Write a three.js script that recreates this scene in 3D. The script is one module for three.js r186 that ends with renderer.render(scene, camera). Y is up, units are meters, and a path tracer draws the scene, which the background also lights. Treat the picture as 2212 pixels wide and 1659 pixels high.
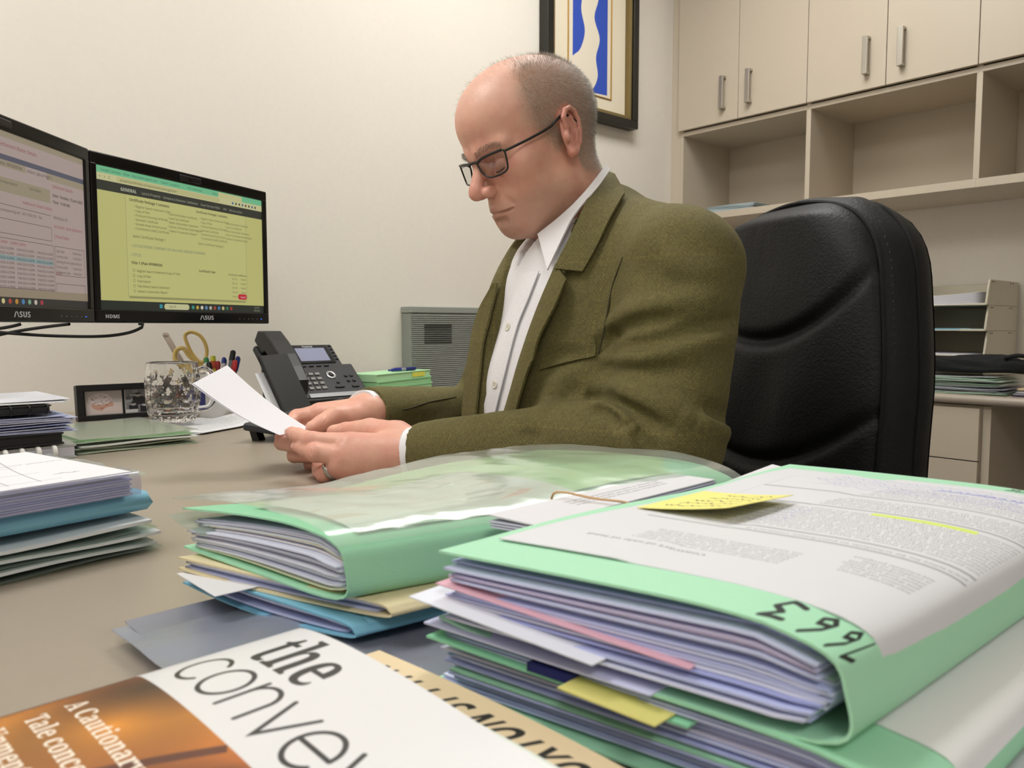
import * as THREE from 'three';
import { RoundedBoxGeometry } from 'three/addons/geometries/RoundedBoxGeometry.js';
import { RectAreaLightUniformsLib } from 'three/addons/lights/RectAreaLightUniformsLib.js';
import { mergeGeometries, mergeVertices, toCreasedNormals } from 'three/addons/utils/BufferGeometryUtils.js';

// ---------- camera, light, exposure ----------
const scene = new THREE.Scene();
scene.background = new THREE.Color(0x000000);
const IMG_W = 2212, IMG_H = 1659, FOCAL = 1700;                    // focal length in pixels of the photograph
const EYE = new THREE.Vector3(0, 0.93, 0), PITCH = Math.atan((829.5 - 705) / FOCAL), YAW = 41.5 * Math.PI / 180;
const camera = new THREE.PerspectiveCamera(2 * Math.atan(IMG_H / 2 / FOCAL) * 180 / Math.PI, IMG_W / IMG_H, 0.02, 30);
camera.position.copy(EYE);
camera.rotation.set(-PITCH, -YAW, 0, 'YXZ');
camera.focus = 1.05; camera.userData.fStop = 14;
scene.add(camera);
camera.updateMatrixWorld(true);
const renderer = new THREE.WebGLRenderer({ antialias: true });
renderer.toneMapping = THREE.LinearToneMapping;
renderer.toneMappingExposure = 0.9;
renderer.shadowMap.enabled = true;
RectAreaLightUniformsLib.init();
const CEILING = 2.62;
const PANEL_LIGHT = 8.6, PANEL_GLOW = 6, PANEL_COLOR = new THREE.Color(1.0, 0.985, 0.945);
const PANELS = [[-0.45, -1.2], [1.55, -1.2], [-0.75, 1.2]];

// ---------- helpers ----------
let seed = 7;
const rnd = () => { seed = (seed * 1664525 + 1013904223) >>> 0; return seed / 4294967296; };
const rr = (a, b) => a + (b - a) * rnd();
const V = (x, y, z) => new THREE.Vector3(x, y, z);
const lerp = (a, b, t) => a + (b - a) * t, clamp = (x, a, b) => Math.min(b, Math.max(a, x));
const sstep = (a, b, x) => { const t = clamp((x - a) / (b - a), 0, 1); return t * t * (3 - 2 * t); };
const taken = new Map();
function numbered(name) {
  const n = taken.get(name) ?? 0; taken.set(name, n + 1);
  return n ? `${name}_${String(n).padStart(3, '0')}` : name;
}
function tag(o, label, category, group) {
  if (label) o.userData.label = label;
  if (category) o.userData.category = category;
  if (group) o.userData.group = group;
  return o;
}
function thing(name, label, category, pos = [0, 0, 0], turn = 0, group) {
  const o = new THREE.Group(); o.name = numbered(name); o.position.set(...pos); o.rotation.y = turn;
  scene.add(o); return tag(o, label, category, group);
}
function part(name, geo, m, parent, label) {
  const o = new THREE.Mesh(Array.isArray(geo) ? merge(geo) : geo, m); o.name = parent === scene ? numbered(name) : name;
  o.castShadow = o.receiveShadow = true;
  parent.add(o); if (label) o.userData.label = label; return o;
}
function struct(name, geo, m) { const o = part(name, geo, m, scene); o.userData.kind = 'structure'; return o; }
function merge(list) {
  const gs = list.map((g) => { const h = g.index ? g.toNonIndexed() : g; for (const k of Object.keys(h.attributes)) if (!['position', 'normal', 'uv', 'color'].includes(k)) h.deleteAttribute(k); return h; });
  const withColor = gs.every((g) => g.attributes.color);
  if (!withColor) gs.forEach((g) => g.deleteAttribute('color'));
  gs.forEach((g) => { if (!g.attributes.uv) g.setAttribute('uv', new THREE.BufferAttribute(new Float32Array(g.attributes.position.count * 2), 2)); });
  return mergeGeometries(gs);
}
function box(w, h, d, x = 0, y = 0, z = 0, r = 0.0015) {           // centred in x and z, standing on y
  r = Math.min(r, w / 2.1, h / 2.1, d / 2.1);
  return new RoundedBoxGeometry(w, h, d, 2, r).translate(x, y + h / 2, z);
}
function span(x0, x1, y0, y1, z0, z1, r = 0.0015) { return box(x1 - x0, y1 - y0, z1 - z0, (x0 + x1) / 2, y0, (z0 + z1) / 2, r); }
function tube(pts, r, n = 24, k = 8, closed = false, taper) {
  const c = new THREE.CatmullRomCurve3(pts.map((p) => Array.isArray(p) ? V(...p) : p), closed);
  const g = new THREE.TubeGeometry(c, n, r, k, closed);
  if (taper) {
    const p = g.attributes.position, o = V(0, 0, 0), q = V(0, 0, 0);
    for (let i = 0; i < p.count; i++) { const t = Math.floor(i / (k + 1)) / n; c.getPointAt(t, o); q.fromBufferAttribute(p, i).sub(o).multiplyScalar(taper(t)).add(o); p.setXYZ(i, q.x, q.y, q.z); }
  }
  return g;
}
function cyl(r0, r1, h, x = 0, y = 0, z = 0, n = 24) { return new THREE.CylinderGeometry(r1, r0, h, n).translate(x, y + h / 2, z); }
function lathe(pts, n = 40) { return new THREE.LatheGeometry(pts.map((p) => new THREE.Vector2(...p)), n); }
function extrude(pts, depth, bevel = 0, hole) {
  const s = new THREE.Shape(pts.map((p) => new THREE.Vector2(...p)));
  if (hole) s.holes.push(new THREE.Path(hole.map((p) => new THREE.Vector2(...p))));
  return new THREE.ExtrudeGeometry(s, { depth, bevelEnabled: bevel > 0, bevelSize: bevel, bevelThickness: bevel, bevelSegments: 2, curveSegments: 12 });
}
function grid(nu, nv, fn) {                                        // fn(u, v) -> [x, y, z], u and v from 0 to 1
  const P = [], T = [], I = [];
  for (let j = 0; j <= nv; j++) for (let i = 0; i <= nu; i++) { const p = fn(i / nu, j / nv); P.push(...p); T.push(i / nu, j / nv); }
  for (let j = 0; j < nv; j++) for (let i = 0; i < nu; i++) { const a = j * (nu + 1) + i, b = a + 1, c = a + nu + 1, d = c + 1; I.push(a, b, d, a, d, c); }
  const g = new THREE.BufferGeometry();
  g.setAttribute('position', new THREE.Float32BufferAttribute(P, 3)); g.setAttribute('uv', new THREE.Float32BufferAttribute(T, 2)); g.setIndex(I); g.computeVertexNormals();
  return g;
}
// a thin sheet with two faces and a rim; fn gives the middle surface, the thickness is laid along its normal
function sheet(nu, nv, fn, th, k0 = 0) {
  const g = grid(nu, nv, fn), p = g.attributes.position, n = g.attributes.normal, t = g.attributes.uv, N = p.count;
  const P = [], T = [], I = [];
  for (const s of [1 + k0, -1 + k0]) for (let i = 0; i < N; i++) { P.push(p.getX(i) + n.getX(i) * th / 2 * s, p.getY(i) + n.getY(i) * th / 2 * s, p.getZ(i) + n.getZ(i) * th / 2 * s); T.push(t.getX(i), t.getY(i)); }
  const idx = g.index.array;
  for (let i = 0; i < idx.length; i += 3) { I.push(idx[i], idx[i + 1], idx[i + 2]); I.push(N + idx[i], N + idx[i + 2], N + idx[i + 1]); }
  const rim = [];
  for (let i = 0; i <= nu; i++) rim.push(i);
  for (let j = 1; j <= nv; j++) rim.push(j * (nu + 1) + nu);
  for (let i = nu - 1; i >= 0; i--) rim.push(nv * (nu + 1) + i);
  for (let j = nv - 1; j >= 1; j--) rim.push(j * (nu + 1));
  const base = P.length / 3;
  rim.forEach((a) => { for (const o of [0, N]) { P.push(P[(a + o) * 3], P[(a + o) * 3 + 1], P[(a + o) * 3 + 2]); T.push(t.getX(a), t.getY(a)); } });
  for (let i = 0; i < rim.length; i++) { const a = base + 2 * i, b = base + 2 * ((i + 1) % rim.length); I.push(a, a + 1, b, b, a + 1, b + 1); }
  const o = new THREE.BufferGeometry();
  o.setAttribute('position', new THREE.Float32BufferAttribute(P, 3)); o.setAttribute('uv', new THREE.Float32BufferAttribute(T, 2)); o.setIndex(I); o.computeVertexNormals();
  return o;
}
// value noise
const PERM = new Uint16Array(1024); { const a = [...Array(512).keys()]; for (let i = 511; i > 0; i--) { const j = Math.floor(rnd() * (i + 1)); [a[i], a[j]] = [a[j], a[i]]; } for (let i = 0; i < 1024; i++) PERM[i] = a[i & 511]; }
function noise3(x, y, z) {
  const X = Math.floor(x), Y = Math.floor(y), Z = Math.floor(z), f = (t) => t * t * (3 - 2 * t), u = f(x - X), v = f(y - Y), w = f(z - Z);
  const h = (a, b, c) => PERM[(PERM[(PERM[a & 511] + b) & 511] + c) & 511] / 256 - 1;
  return lerp(lerp(lerp(h(X, Y, Z), h(X + 1, Y, Z), u), lerp(h(X, Y + 1, Z), h(X + 1, Y + 1, Z), u), v), lerp(lerp(h(X, Y, Z + 1), h(X + 1, Y, Z + 1), u), lerp(h(X, Y + 1, Z + 1), h(X + 1, Y + 1, Z + 1), u), v), w);
}
const fbm = (x, y, z = 0, n = 4) => { let s = 0, a = 0.5; for (let i = 0; i < n; i++) { s += a * noise3(x, y, z); x *= 2.03; y *= 2.03; z *= 2.03; a *= 0.5; } return s; };
// textures
function dataTex(n, fn, srgb = false) {                             // fn(u, v) -> [r, g, b] 0..1, repeating
  const d = new Uint8Array(n * n * 4);
  for (let j = 0; j < n; j++) for (let i = 0; i < n; i++) { const c = fn(i / n, j / n), o = (j * n + i) * 4; for (let k = 0; k < 3; k++) d[o + k] = clamp(Array.isArray(c) ? c[k] : c, 0, 1) * 255; d[o + 3] = 255; }
  const t = new THREE.DataTexture(d, n, n); t.wrapS = t.wrapT = THREE.RepeatWrapping; t.magFilter = t.minFilter = THREE.LinearFilter;
  if (srgb) t.colorSpace = THREE.SRGBColorSpace; t.needsUpdate = true; return t;
}
function canvasTex(w, h, draw) {
  const c = document.createElement('canvas'); c.width = w; c.height = h; const g = c.getContext('2d'); draw(g, w, h);
  const t = new THREE.CanvasTexture(c); t.colorSpace = THREE.SRGBColorSpace; t.anisotropy = 4; return t;
}
const tile = (f, u, v, s) => lerp(lerp(f(u * s, v * s), f((u - 1) * s, v * s), u), lerp(f(u * s, (v - 1) * s), f((u - 1) * s, (v - 1) * s), u), v);   // tileable blend
const grainTex = dataTex(256, (u, v) => 0.5 + 0.5 * tile((a, b) => fbm(a, b, 3.3, 4), u, v, 40));
const speckTex = dataTex(512, (u, v) => { const a = tile((x, y) => fbm(x, y, 1.7, 4), u, v, 9), b = tile((x, y) => noise3(x, y, 5), u, v, 150); const k = 0.975 + 0.02 * a + 0.015 * b; return [k, k, k]; }, false);
const mats = new Map();
function mat(color, o = {}) {
  const key = color + JSON.stringify(o, (k, v) => v?.isTexture ? v.uuid : v);
  if (!mats.has(key)) {
    const { physical, ...rest } = o;
    const phys = ['clearcoat', 'sheen', 'transmission', 'ior', 'thickness', 'anisotropy', 'specularIntensity'].some((k) => k in rest);
    mats.set(key, new (phys ? THREE.MeshPhysicalMaterial : THREE.MeshStandardMaterial)({ color, roughness: 0.6, ...rest }));
  }
  return mats.get(key);
}
function rep(t, a, b) { const c = t.clone(); c.repeat.set(a, b ?? a); c.needsUpdate = true; return c; }
// uv in metres by the main direction of each face
function boxUV(g, s = 1) {
  g = g.index ? g.toNonIndexed() : g; const p = g.attributes.position, n = p.count, uv = new Float32Array(n * 2), a = V(), b = V(), c = V();
  for (let i = 0; i < n; i += 3) {
    a.fromBufferAttribute(p, i); b.fromBufferAttribute(p, i + 1).sub(a); c.fromBufferAttribute(p, i + 2).sub(a); b.cross(c);
    const x = Math.abs(b.x), y = Math.abs(b.y), z = Math.abs(b.z);
    for (let k = i; k < i + 3; k++) { const X = p.getX(k), Y = p.getY(k), Z = p.getZ(k); const [u, v] = y > x && y > z ? [X, Z] : x > z ? [Z, Y] : [X, Y]; uv[2 * k] = u * s; uv[2 * k + 1] = v * s; }
  }
  g.setAttribute('uv', new THREE.BufferAttribute(uv, 2)); return g;
}
// where the ray through a point of the photograph meets a plane of the room (used to read positions off the photograph)
const CAM = { f: V(Math.sin(YAW), 0, -Math.cos(YAW)) };
function ray(px, py) { return V((px - IMG_W / 2) / FOCAL, -(py - IMG_H / 2) / FOCAL, -1).applyAxisAngle(V(1, 0, 0), -PITCH).applyAxisAngle(V(0, 1, 0), -YAW); }
function atDepth(px, py, d) { const r = ray(px, py); return r.multiplyScalar(d / r.dot(CAM.f)).add(EYE); }
function atY(px, py, y) { const r = ray(px, py); return r.multiplyScalar((y - EYE.y) / r.y).add(EYE); }
function atZ(px, py, z) { const r = ray(px, py); return r.multiplyScalar((z - EYE.z) / r.z).add(EYE); }
// ---------- the room ----------
const X0 = -1.75, X1 = 3.05, Z0 = -2.055, Z1 = 2.6, WT = 0.12;
const wallMat = mat(0xe6e0d6, { roughness: 0.75, bumpMap: rep(grainTex, 6), bumpScale: 0.00015, map: rep(speckTex, 0.8) });
struct('wall_left', boxUV(span(X0 - WT, X1 + WT, 0, CEILING, Z0 - WT, Z0, 0.001)), wallMat);
struct('wall_back', boxUV(span(X1, X1 + WT, 0, CEILING, Z0, Z1, 0.001)), wallMat);
struct('wall_right', boxUV(span(X0 - WT, X1 + WT, 0, CEILING, Z1, Z1 + WT, 0.001)), wallMat);
struct('wall_front', boxUV(span(X0 - WT, X0, 0, CEILING, Z0, Z1, 0.001)), wallMat);
struct('floor', boxUV(span(X0 - WT, X1 + WT, -0.1, 0, Z0 - WT, Z1 + WT, 0.001)), mat(0x8f8a83, { roughness: 0.95, bumpMap: rep(grainTex, 30), bumpScale: 0.003 }));
{
  const list = [];                                                  // ceiling with cut-outs for the light panels
  const cuts = PANELS.map(([x, z]) => [x - 0.6, x + 0.6, z - 0.3, z + 0.3]), uniq = (a) => [...new Set(a)].sort((p, q) => p - q);
  const xs = uniq([X0 - WT, ...cuts.flatMap((c) => [c[0], c[1]]), X1 + WT]);
  const zs = uniq([Z0 - WT, ...cuts.flatMap((c) => [c[2], c[3]]), Z1 + WT]);
  for (let i = 0; i < xs.length - 1; i++) for (let j = 0; j < zs.length - 1; j++) if (!cuts.some((c) => xs[i] >= c[0] - 1e-6 && xs[i + 1] <= c[1] + 1e-6 && zs[j] >= c[2] - 1e-6 && zs[j + 1] <= c[3] + 1e-6)) list.push(boxUV(span(xs[i], xs[i + 1], CEILING, CEILING + 0.1, zs[j], zs[j + 1], 0.0005)));
  list.push(boxUV(span(X0, X1, CEILING + 0.1, CEILING + 0.13, Z0, Z1, 0.001)));
  struct('ceiling', list, mat(0xf7f5f2, { roughness: 0.9, map: rep(speckTex, 1.5) }));
}
const ceilingSpots = ['nearest the monitors', 'in front of the wall cupboards', 'behind the photographer'];
PANELS.forEach(([x, z], i) => {
  const t = thing('ceiling_light', `recessed white ceiling light panel ${ceilingSpots[i]}`, 'ceiling light', [x, CEILING - 0.01, z]);
  const fr = 0.025;
  part('frame', [span(-0.6, 0.6, 0, 0.05, -0.3, -0.3 + fr), span(-0.6, 0.6, 0, 0.05, 0.3 - fr, 0.3), span(-0.6, -0.6 + fr, 0, 0.05, -0.3 + fr, 0.3 - fr), span(0.6 - fr, 0.6, 0, 0.05, -0.3 + fr, 0.3 - fr)], mat(0xeeeeea, { roughness: 0.4 }), t);
  part('light_diffuser', span(-0.6 + fr, 0.6 - fr, 0.012, 0.02, -0.3 + fr, 0.3 - fr, 0.001), mat(0xffffff, { emissive: PANEL_COLOR.clone(), emissiveIntensity: PANEL_GLOW, roughness: 0.6 }), t);
  const l = new THREE.RectAreaLight(PANEL_COLOR, PANEL_LIGHT, 1.15, 0.55);
  l.position.set(0, 0.008, 0); l.rotation.x = -Math.PI / 2; t.add(l);
});

// ---------- wall cupboards over the counter ----------
const lam = mat(0xc4b8a6, { roughness: 0.42, map: rep(speckTex, 2), bumpMap: rep(grainTex, 14), bumpScale: 0.00012 });
const steel = mat(0xb9b4aa, { roughness: 0.32, metalness: 1 });
const CF = 2.70, DOOR_Y = 1.722, RAIL_Y = 1.703, SH_T = 1.383, SH_B = 1.357, CAB_TOP = 2.45;
const unitZ = [[-2.01, -1.4515], [-1.4515, -0.8985], [-0.8985, -0.3455]];
const unitLabel = ['taupe wall cupboard unit at the wall corner, nearest the framed picture', 'taupe wall cupboard unit in the middle of the row, above the black chair', 'taupe wall cupboard unit above the letter trays, at the picture edge'];
unitZ.forEach(([za, zb], i) => {
  const t = thing('wall_cupboard', unitLabel[i], 'cupboard', [CF, SH_B, (za + zb) / 2], 0, 'taupe wall cupboards over the counter');
  const w = (zb - za) / 2, y = (v) => v - SH_B, D = 0.348, th = 0.0175, a = i ? -w - th / 2 + 0.0002 : -w - 0.018, b = w + th / 2;
  const side = (z0, z1) => span(0.001, D, y(SH_T), y(CAB_TOP), z0, z1, 0.001);
  const sides = i ? [] : [span(0.001, D, y(SH_B), y(CAB_TOP), -w - 0.0445, -w - 0.0005, 0.001)];
  if (!i) sides.push(side(-w, -w + 0.016));
  part('side_panel', boxUV(merge([...sides, side(w - th / 2 + (i === 2 ? -th / 2 : 0), w + (i === 2 ? 0 : th / 2))])), lam, t);
  const l0 = i ? -w + th / 2 : -w + 0.016, l1 = w - th / 2;
  part('bottom_shelf', boxUV(span(0, D, 0, y(SH_T), i ? -w : -w, w, 0.001)), lam, t);
  part('middle_rail', boxUV(span(0, D, y(RAIL_Y), y(DOOR_Y) - 0.002, l0 - 0.004, l1 + 0.004, 0.001)), lam, t);
  part('back_panel', boxUV(span(D - 0.012, D, y(SH_T), y(CAB_TOP), l0, l1, 0.001)), lam, t);
  part('top_panel', boxUV(span(0.002, D, y(CAB_TOP) - 0.018, y(CAB_TOP), l0, l1, 0.001)), lam, t);
  for (const s of [0, 1]) {
    const d0 = s ? 0.0012 : -w + 0.0012, d1 = s ? w - 0.0012 : -0.0012;
    const door = part('door', boxUV(span(-0.018, -0.0005, y(DOOR_Y) + 0.0015, y(CAB_TOP) - 0.002, d0, d1, 0.001)), lam, t);
    const hz = s ? 0.052 : -0.062, hy = y(1.768), hl = 0.124, g = [];   // flat bow handle
    g.push(span(-0.044, -0.034, hy, hy + hl, hz - 0.009, hz + 0.009, 0.0015));
    g.push(span(-0.036, -0.018, hy, hy + 0.009, hz - 0.009, hz + 0.009, 0.0012), span(-0.036, -0.018, hy + hl - 0.009, hy + hl, hz - 0.009, hz + 0.009, 0.0012));
    part('handle', g, steel, door, 'brushed steel bow handle');
  }
});
// clear sleeves lying in the first open compartment
{
  const t = thing('plastic_sleeve_stack', 'pale blue plastic sleeves lying in the open compartment behind his shoulder', 'sleeves', [2.715, SH_T, -1.80]);
  for (let k = 0; k < 7; k++) part('plastic_sleeve', sheet(6, 2, (u, v) => [v * 0.22 + rr(-1, 1) * 0.0005, 0.0015 + k * 0.0034 + 0.0012 * Math.sin(u * 5 + k), (u - 0.5) * 0.24 + k * 0.002], 0.0022), mat(k % 2 ? 0xb9c8cd : 0xa3b4ba, { roughness: 0.25 }), t);
}

// ---------- counter under the cupboards ----------
const lamDark = lam;
{
  const prof = [[0.55, 0], [0.02, 0]]; for (let k = 0; k <= 10; k++) { const a = -Math.PI / 2 - k / 10 * Math.PI; prof.push([0.0135 + Math.cos(a) * 0.0135, 0.0135 + Math.sin(a) * 0.0135]); } prof.push([0.55, 0.027]);
  const t = part('counter_worktop', boxUV(extrude(prof, 3.4).translate(2.5, 0.7035, -2.0)), mat(0xab9f92, { roughness: 0.3, map: rep(speckTex, 1.5) }), scene);
  tag(t, 'long taupe counter worktop with a rounded front edge below the cupboards', 'worktop');
  const c = thing('drawer_cabinet', 'taupe drawer cabinet under the counter behind the black chair', 'cabinet', [2.53, 0, -1.06]);
  part('body', boxUV(merge([span(0.002, 0.5, 0.06, 0.7, -0.262, 0.262, 0.001), span(0.002, 0.5, 0, 0.7, 0.263, 0.285, 0.001)])), lamDark, c);
  for (const [y0, y1] of [[0.08, 0.535], [0.5385, 0.692]]) part('drawer', boxUV(span(-0.017, 0, y0, y1, -0.26, 0.26, 0.001)), lamDark, c);
  const p = thing('counter_end_panel', 'taupe support panel holding up the far end of the counter', 'panel', [2.53, 0, 1.1]);
  part('panel', boxUV(span(0, 0.5, 0, 0.7, -0.01, 0.01, 0.001)), lamDark, p);
  part('foot_cap', span(0.02, 0.06, 0, 0.02, 0.011, 0.03, 0.002), steel, p);
  const m = thing('knee_space_panel', 'taupe modesty panel at the back of the counter knee space', 'panel', [3.0, 0, 0.15]);
  part('panel', boxUV(span(0, 0.016, 0, 0.7, -0.9, 0.9, 0.001)), lamDark, m);
  part('base_strip', boxUV(span(-0.006, 0, 0, 0.08, -0.9, 0.9, 0.001)), lamDark, m);
}
// letter trays
const trayMat = mat(0xc9c3b0, { roughness: 0.42, bumpMap: rep(grainTex, 40), bumpScale: 0.0001 });
const paperMat = mat(0xe0e0e4, { roughness: 0.8 });
const trayNames = ['uppermost', 'second from the top', 'third from the top', 'lowest'];
const trayFill = ['holding a thick white paper ream', 'holding thin blue papers', 'holding a few white sheets', 'standing on the counter behind the black bag'];
for (let k = 0; k < 4; k++) {
  const y0 = k === 3 ? 0.7308 : 0.997 - 0.0812 * k, h = k === 3 ? 0.1035 : 0.0812, W = 0.28, D = 0.295;
  const t = thing('letter_tray', `beige plastic letter tray, ${trayNames[k]} of the stack, ${trayFill[k]}`, 'letter tray', [2.745, y0, -0.866 - W / 2], 0, 'stacked letter trays on the counter');
  part('base', [span(0.004, D, 0, 0.003, -W / 2, W / 2, 0.001), span(-0.006, 0.006, -0.001, 0.006, -W / 2, -W / 2 + 0.09, 0.0015), span(-0.006, 0.006, -0.001, 0.006, W / 2 - 0.075, W / 2, 0.0015)], trayMat, t);
  for (const s of [-1, 1]) {
    const wall = part('side_wall', extrude([[-0.004, 0.0005], [D, 0.0005], [D, h - 0.0015], [0.022, h - 0.0015], [0.017, h - 0.006]], 0.0035, 0.0006).translate(0, 0, s > 0 ? W / 2 - 0.0035 : -W / 2), trayMat, t);
    part('front_rim', tube([[-0.004, 0.002, s * (W / 2 - 0.001)], [0.008, h * 0.55, s * (W / 2 - 0.001)], [0.02, h - 0.003, s * (W / 2 - 0.001)]], 0.0042, 8, 6), trayMat, wall);
    if (s > 0) for (const sx of [0.035, 0.052, D - 0.085, D - 0.062]) part('slot', span(sx, sx + 0.008, h - 0.0095, h - 0.0055, W / 2 + 0.0001, W / 2 + 0.0009, 0.0002), mat(0x2a2723, { roughness: 0.9 }), wall);
  }
  part('rear_wall', span(D - 0.004, D, 0.003, h - 0.004, -W / 2 + 0.004, W / 2 - 0.004, 0.001), trayMat, t);
  if (k < 3) {
    const p = thing('paper_stack', ['thick ream of white paper in the uppermost letter tray', 'thin pale blue papers in the second letter tray', 'few white sheets in the third letter tray'][k], 'papers', [2.751, y0 + 0.0032, -0.866 - W / 2]);
    const n = [13, 4, 3][k], dt = [0.0022, 0.0012, 0.0014][k];
    for (let q = 0; q < n; q++) part('sheet', sheet(8, 2, (u, v) => [0.004 + v * 0.28 + rr(0, 0.0008), dt * (q + 0.5) + (k ? 0 : 0.006 * Math.pow(u, 2.2) * q / n * 2 - 0.0005 * q / n), (u - 0.5) * (k ? 0.21 : 0.245)], dt * 0.9), k === 1 ? mat(q % 2 ? 0x7fb4c8 : 0x9ccadd, { roughness: 0.7 }) : mat(q % 3 ? 0xd6d6e0 : 0xdfdee0, { roughness: 0.8 }), p);
  }
}
// pile of plastic-covered files on the counter with a black bag on it
{
  const t = thing('file_pile', 'low pile of plastic-covered green and grey files under the black bag', 'files', [2.53, 0.7306, -0.86]);
  const cs = [0x9fc4a6, 0xb9bfc0, 0xd8dadf, 0x8e979b, 0xb7b5c6, 0x6f7c7a, 0xa9bcb0, 0xcfd3d6, 0x93b89a, 0x7d8985, 0xc2d6c2, 0x9aa5a2];
  for (let k = 0; k < 14; k++) { const ox = rr(-0.004, 0.012), oz = rr(-0.006, 0.02) - k * 0.0012, ph = rr(0, 6); part('file', sheet(8, 3, (u, v) => [0.004 + ox + v * 0.185, 0.0024 + k * 0.0037 + 0.001 * Math.sin(u * 6 + ph) * (u > 0.8 ? 2 : 1), -0.21 + u * 0.31 + oz], 0.0022), mat(cs[k % 12], { roughness: 0.3 }), t); }
  const b = thing('folded_black_bag', 'crumpled black cloth bag lying on the file pile before the letter trays', 'bag', [2.55, 0.7845, -0.86]);
  const g = new THREE.SphereGeometry(1, 48, 28), p = g.attributes.position, q = V();
  for (let i = 0; i < p.count; i++) {
    q.fromBufferAttribute(p, i); const n = fbm(q.x * 2.2 + 3, q.y * 2.2, q.z * 2.6, 4);
    const s = (a) => Math.sign(a) * Math.pow(Math.abs(a), 0.6), end = sstep(0.5, 0.9, q.z);
    let y = s(q.y) * (0.024 + 0.009 * end) + 0.031; const k = 1 + 0.16 * n;
    y += 0.006 * Math.sin(q.z * 7 + q.x * 3) * (q.y > 0 ? 1 : 0.1) + 0.012 * n * (q.y > 0 ? 1 : 0);
    p.setXYZ(i, s(q.x) * 0.078 * k + 0.085, Math.max(y, 0.002 + 0.001 * n), s(q.z) * 0.165 * (1 + 0.12 * n));
  }
  g.computeVertexNormals(); part('cloth', g, mat(0x0c0f11, { roughness: 0.85, sheen: 0.3, sheenRoughness: 0.6, bumpMap: rep(grainTex, 12, 6), bumpScale: 0.002 }), b);
  part('strap', tube([[0.02, 0.055, 0.10], [0.03, 0.062, 0.135], [0.06, 0.05, 0.168], [0.05, 0.03, 0.175], [0.02, 0.02, 0.17]], 0.006, 20, 6), mat(0x0c0f11, { roughness: 0.85 }), b);
  const e = thing('manila_envelope', 'manila envelope on clear sleeves at the counter edge, right of the bag', 'envelope', [2.56, 0.747, -0.60]);
  part('paper', sheet(8, 4, (u, v) => [v * 0.22, 0.004 + 0.006 * u * u, -0.12 + u * 0.28], 0.004), mat(0xd9c196, { roughness: 0.7 }), e);
  part('flap', sheet(6, 3, (u, v) => [0.005 + v * 0.06, 0.0085 + 0.006 * (u * 0.8 + 0.1) ** 2, -0.10 + u * 0.24], 0.001), mat(0xe0cba2, { roughness: 0.7 }), e);
  const s2 = thing('sleeve_pile', 'clear plastic sleeves with dark papers under the manila envelope', 'sleeves', [2.545, 0.7306, -0.60]);
  for (let k = 0; k < 4; k++) part('sleeve', sheet(8, 3, (u, v) => [v * 0.23, 0.002 + k * 0.0036 + 0.0012 * Math.sin(u * 8 + k), -0.13 + u * 0.3 + k * 0.004], 0.002), mat([0x4b4860, 0xb9b7c4, 0x8d8c99, 0xd4d2d6][k], { roughness: 0.25 }), s2);
}
// framed picture on the left wall: a plain blue and cream abstract
{
  const t = thing('framed_picture', 'black and gold framed blue and cream abstract picture on the wall', 'picture', [2.188, 1.692, Z0 + 0.0005]);
  const W = 0.244, H = 0.76, ring = (w0, w1, y0, y1, z0, z1) => [span(-w1, w1, y0, y1, z0, z1, 0.002), span(-w1, w1, H - y1, H - y0, z0, z1, 0.002), span(-w1, -w0, y1, H - y1, z0, z1, 0.002), span(w0, w1, y1, H - y1, z0, z1, 0.002)];
  part('outer_frame', ring(W - 0.03, W, 0, 0.03, 0, 0.045), mat(0x16140f, { roughness: 0.35 }), t);
  part('gilt_frame', ring(W - 0.044, W - 0.0305, 0.0305, 0.044, 0.006, 0.036), mat(0x8d7a4e, { roughness: 0.45, metalness: 0.6, bumpMap: rep(grainTex, 4), bumpScale: 0.001 }), t);
  part('mount', span(-W + 0.045, W - 0.045, 0.045, H - 0.045, 0.006, 0.014, 0.001), mat(0xe6dcc6, { roughness: 0.85 }), t);
  const aw = 0.118, a0 = 0.092, a1 = H - 0.09;
  part('fillet', ring(aw - 0.004, aw, a0, a0 + 0.004, 0.0142, 0.0185).slice(0, 1).concat([span(-aw, -aw + 0.004, a0, a1, 0.0142, 0.0185, 0.001), span(aw - 0.004, aw, a0, a1, 0.0142, 0.0185, 0.001), span(-aw, aw, a1, a1 + 0.004, 0.0142, 0.0185, 0.001)]), mat(0xb98f3f, { roughness: 0.35, metalness: 0.8 }), t);
  part('print', span(-aw + 0.0045, aw - 0.0045, a0 + 0.0045, a1 - 0.0005, 0.0142, 0.0152, 0.0003), mat(0xe4dccb, { roughness: 0.8 }), t);
  const blob = (pts, m, z) => { const c = new THREE.CatmullRomCurve3(pts.map((p) => V(p[0], p[1], 0)), true, 'centripetal').getPoints(60).map((p) => [p.x, p.y]); return part('cut_paper_shape', extrude(c, 0.0008).translate(0, 0, z), m, t); };
  const blue = mat(0x2f50b8, { roughness: 0.8 });
  part('cut_paper_shape', extrude([[-0.092, a0 + 0.006], [0.094, a0 + 0.014], [0.094, a1 - 0.01], [-0.092, a1 - 0.01]], 0.0006).translate(0, 0, 0.0154), blue, t);
  blob([[-0.098, a0 + 0.002], [0.0, a0 + 0.012], [0.04, a0 + 0.07], [0.03, a0 + 0.14], [0.05, a0 + 0.21], [0.02, a0 + 0.28], [0.04, a0 + 0.36], [-0.02, a0 + 0.38], [-0.05, a0 + 0.3], [-0.03, a0 + 0.22], [-0.055, a0 + 0.15], [-0.098, a0 + 0.11]], mat(0xe4dccb, { roughness: 0.8 }), 0.0161);
}
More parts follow.
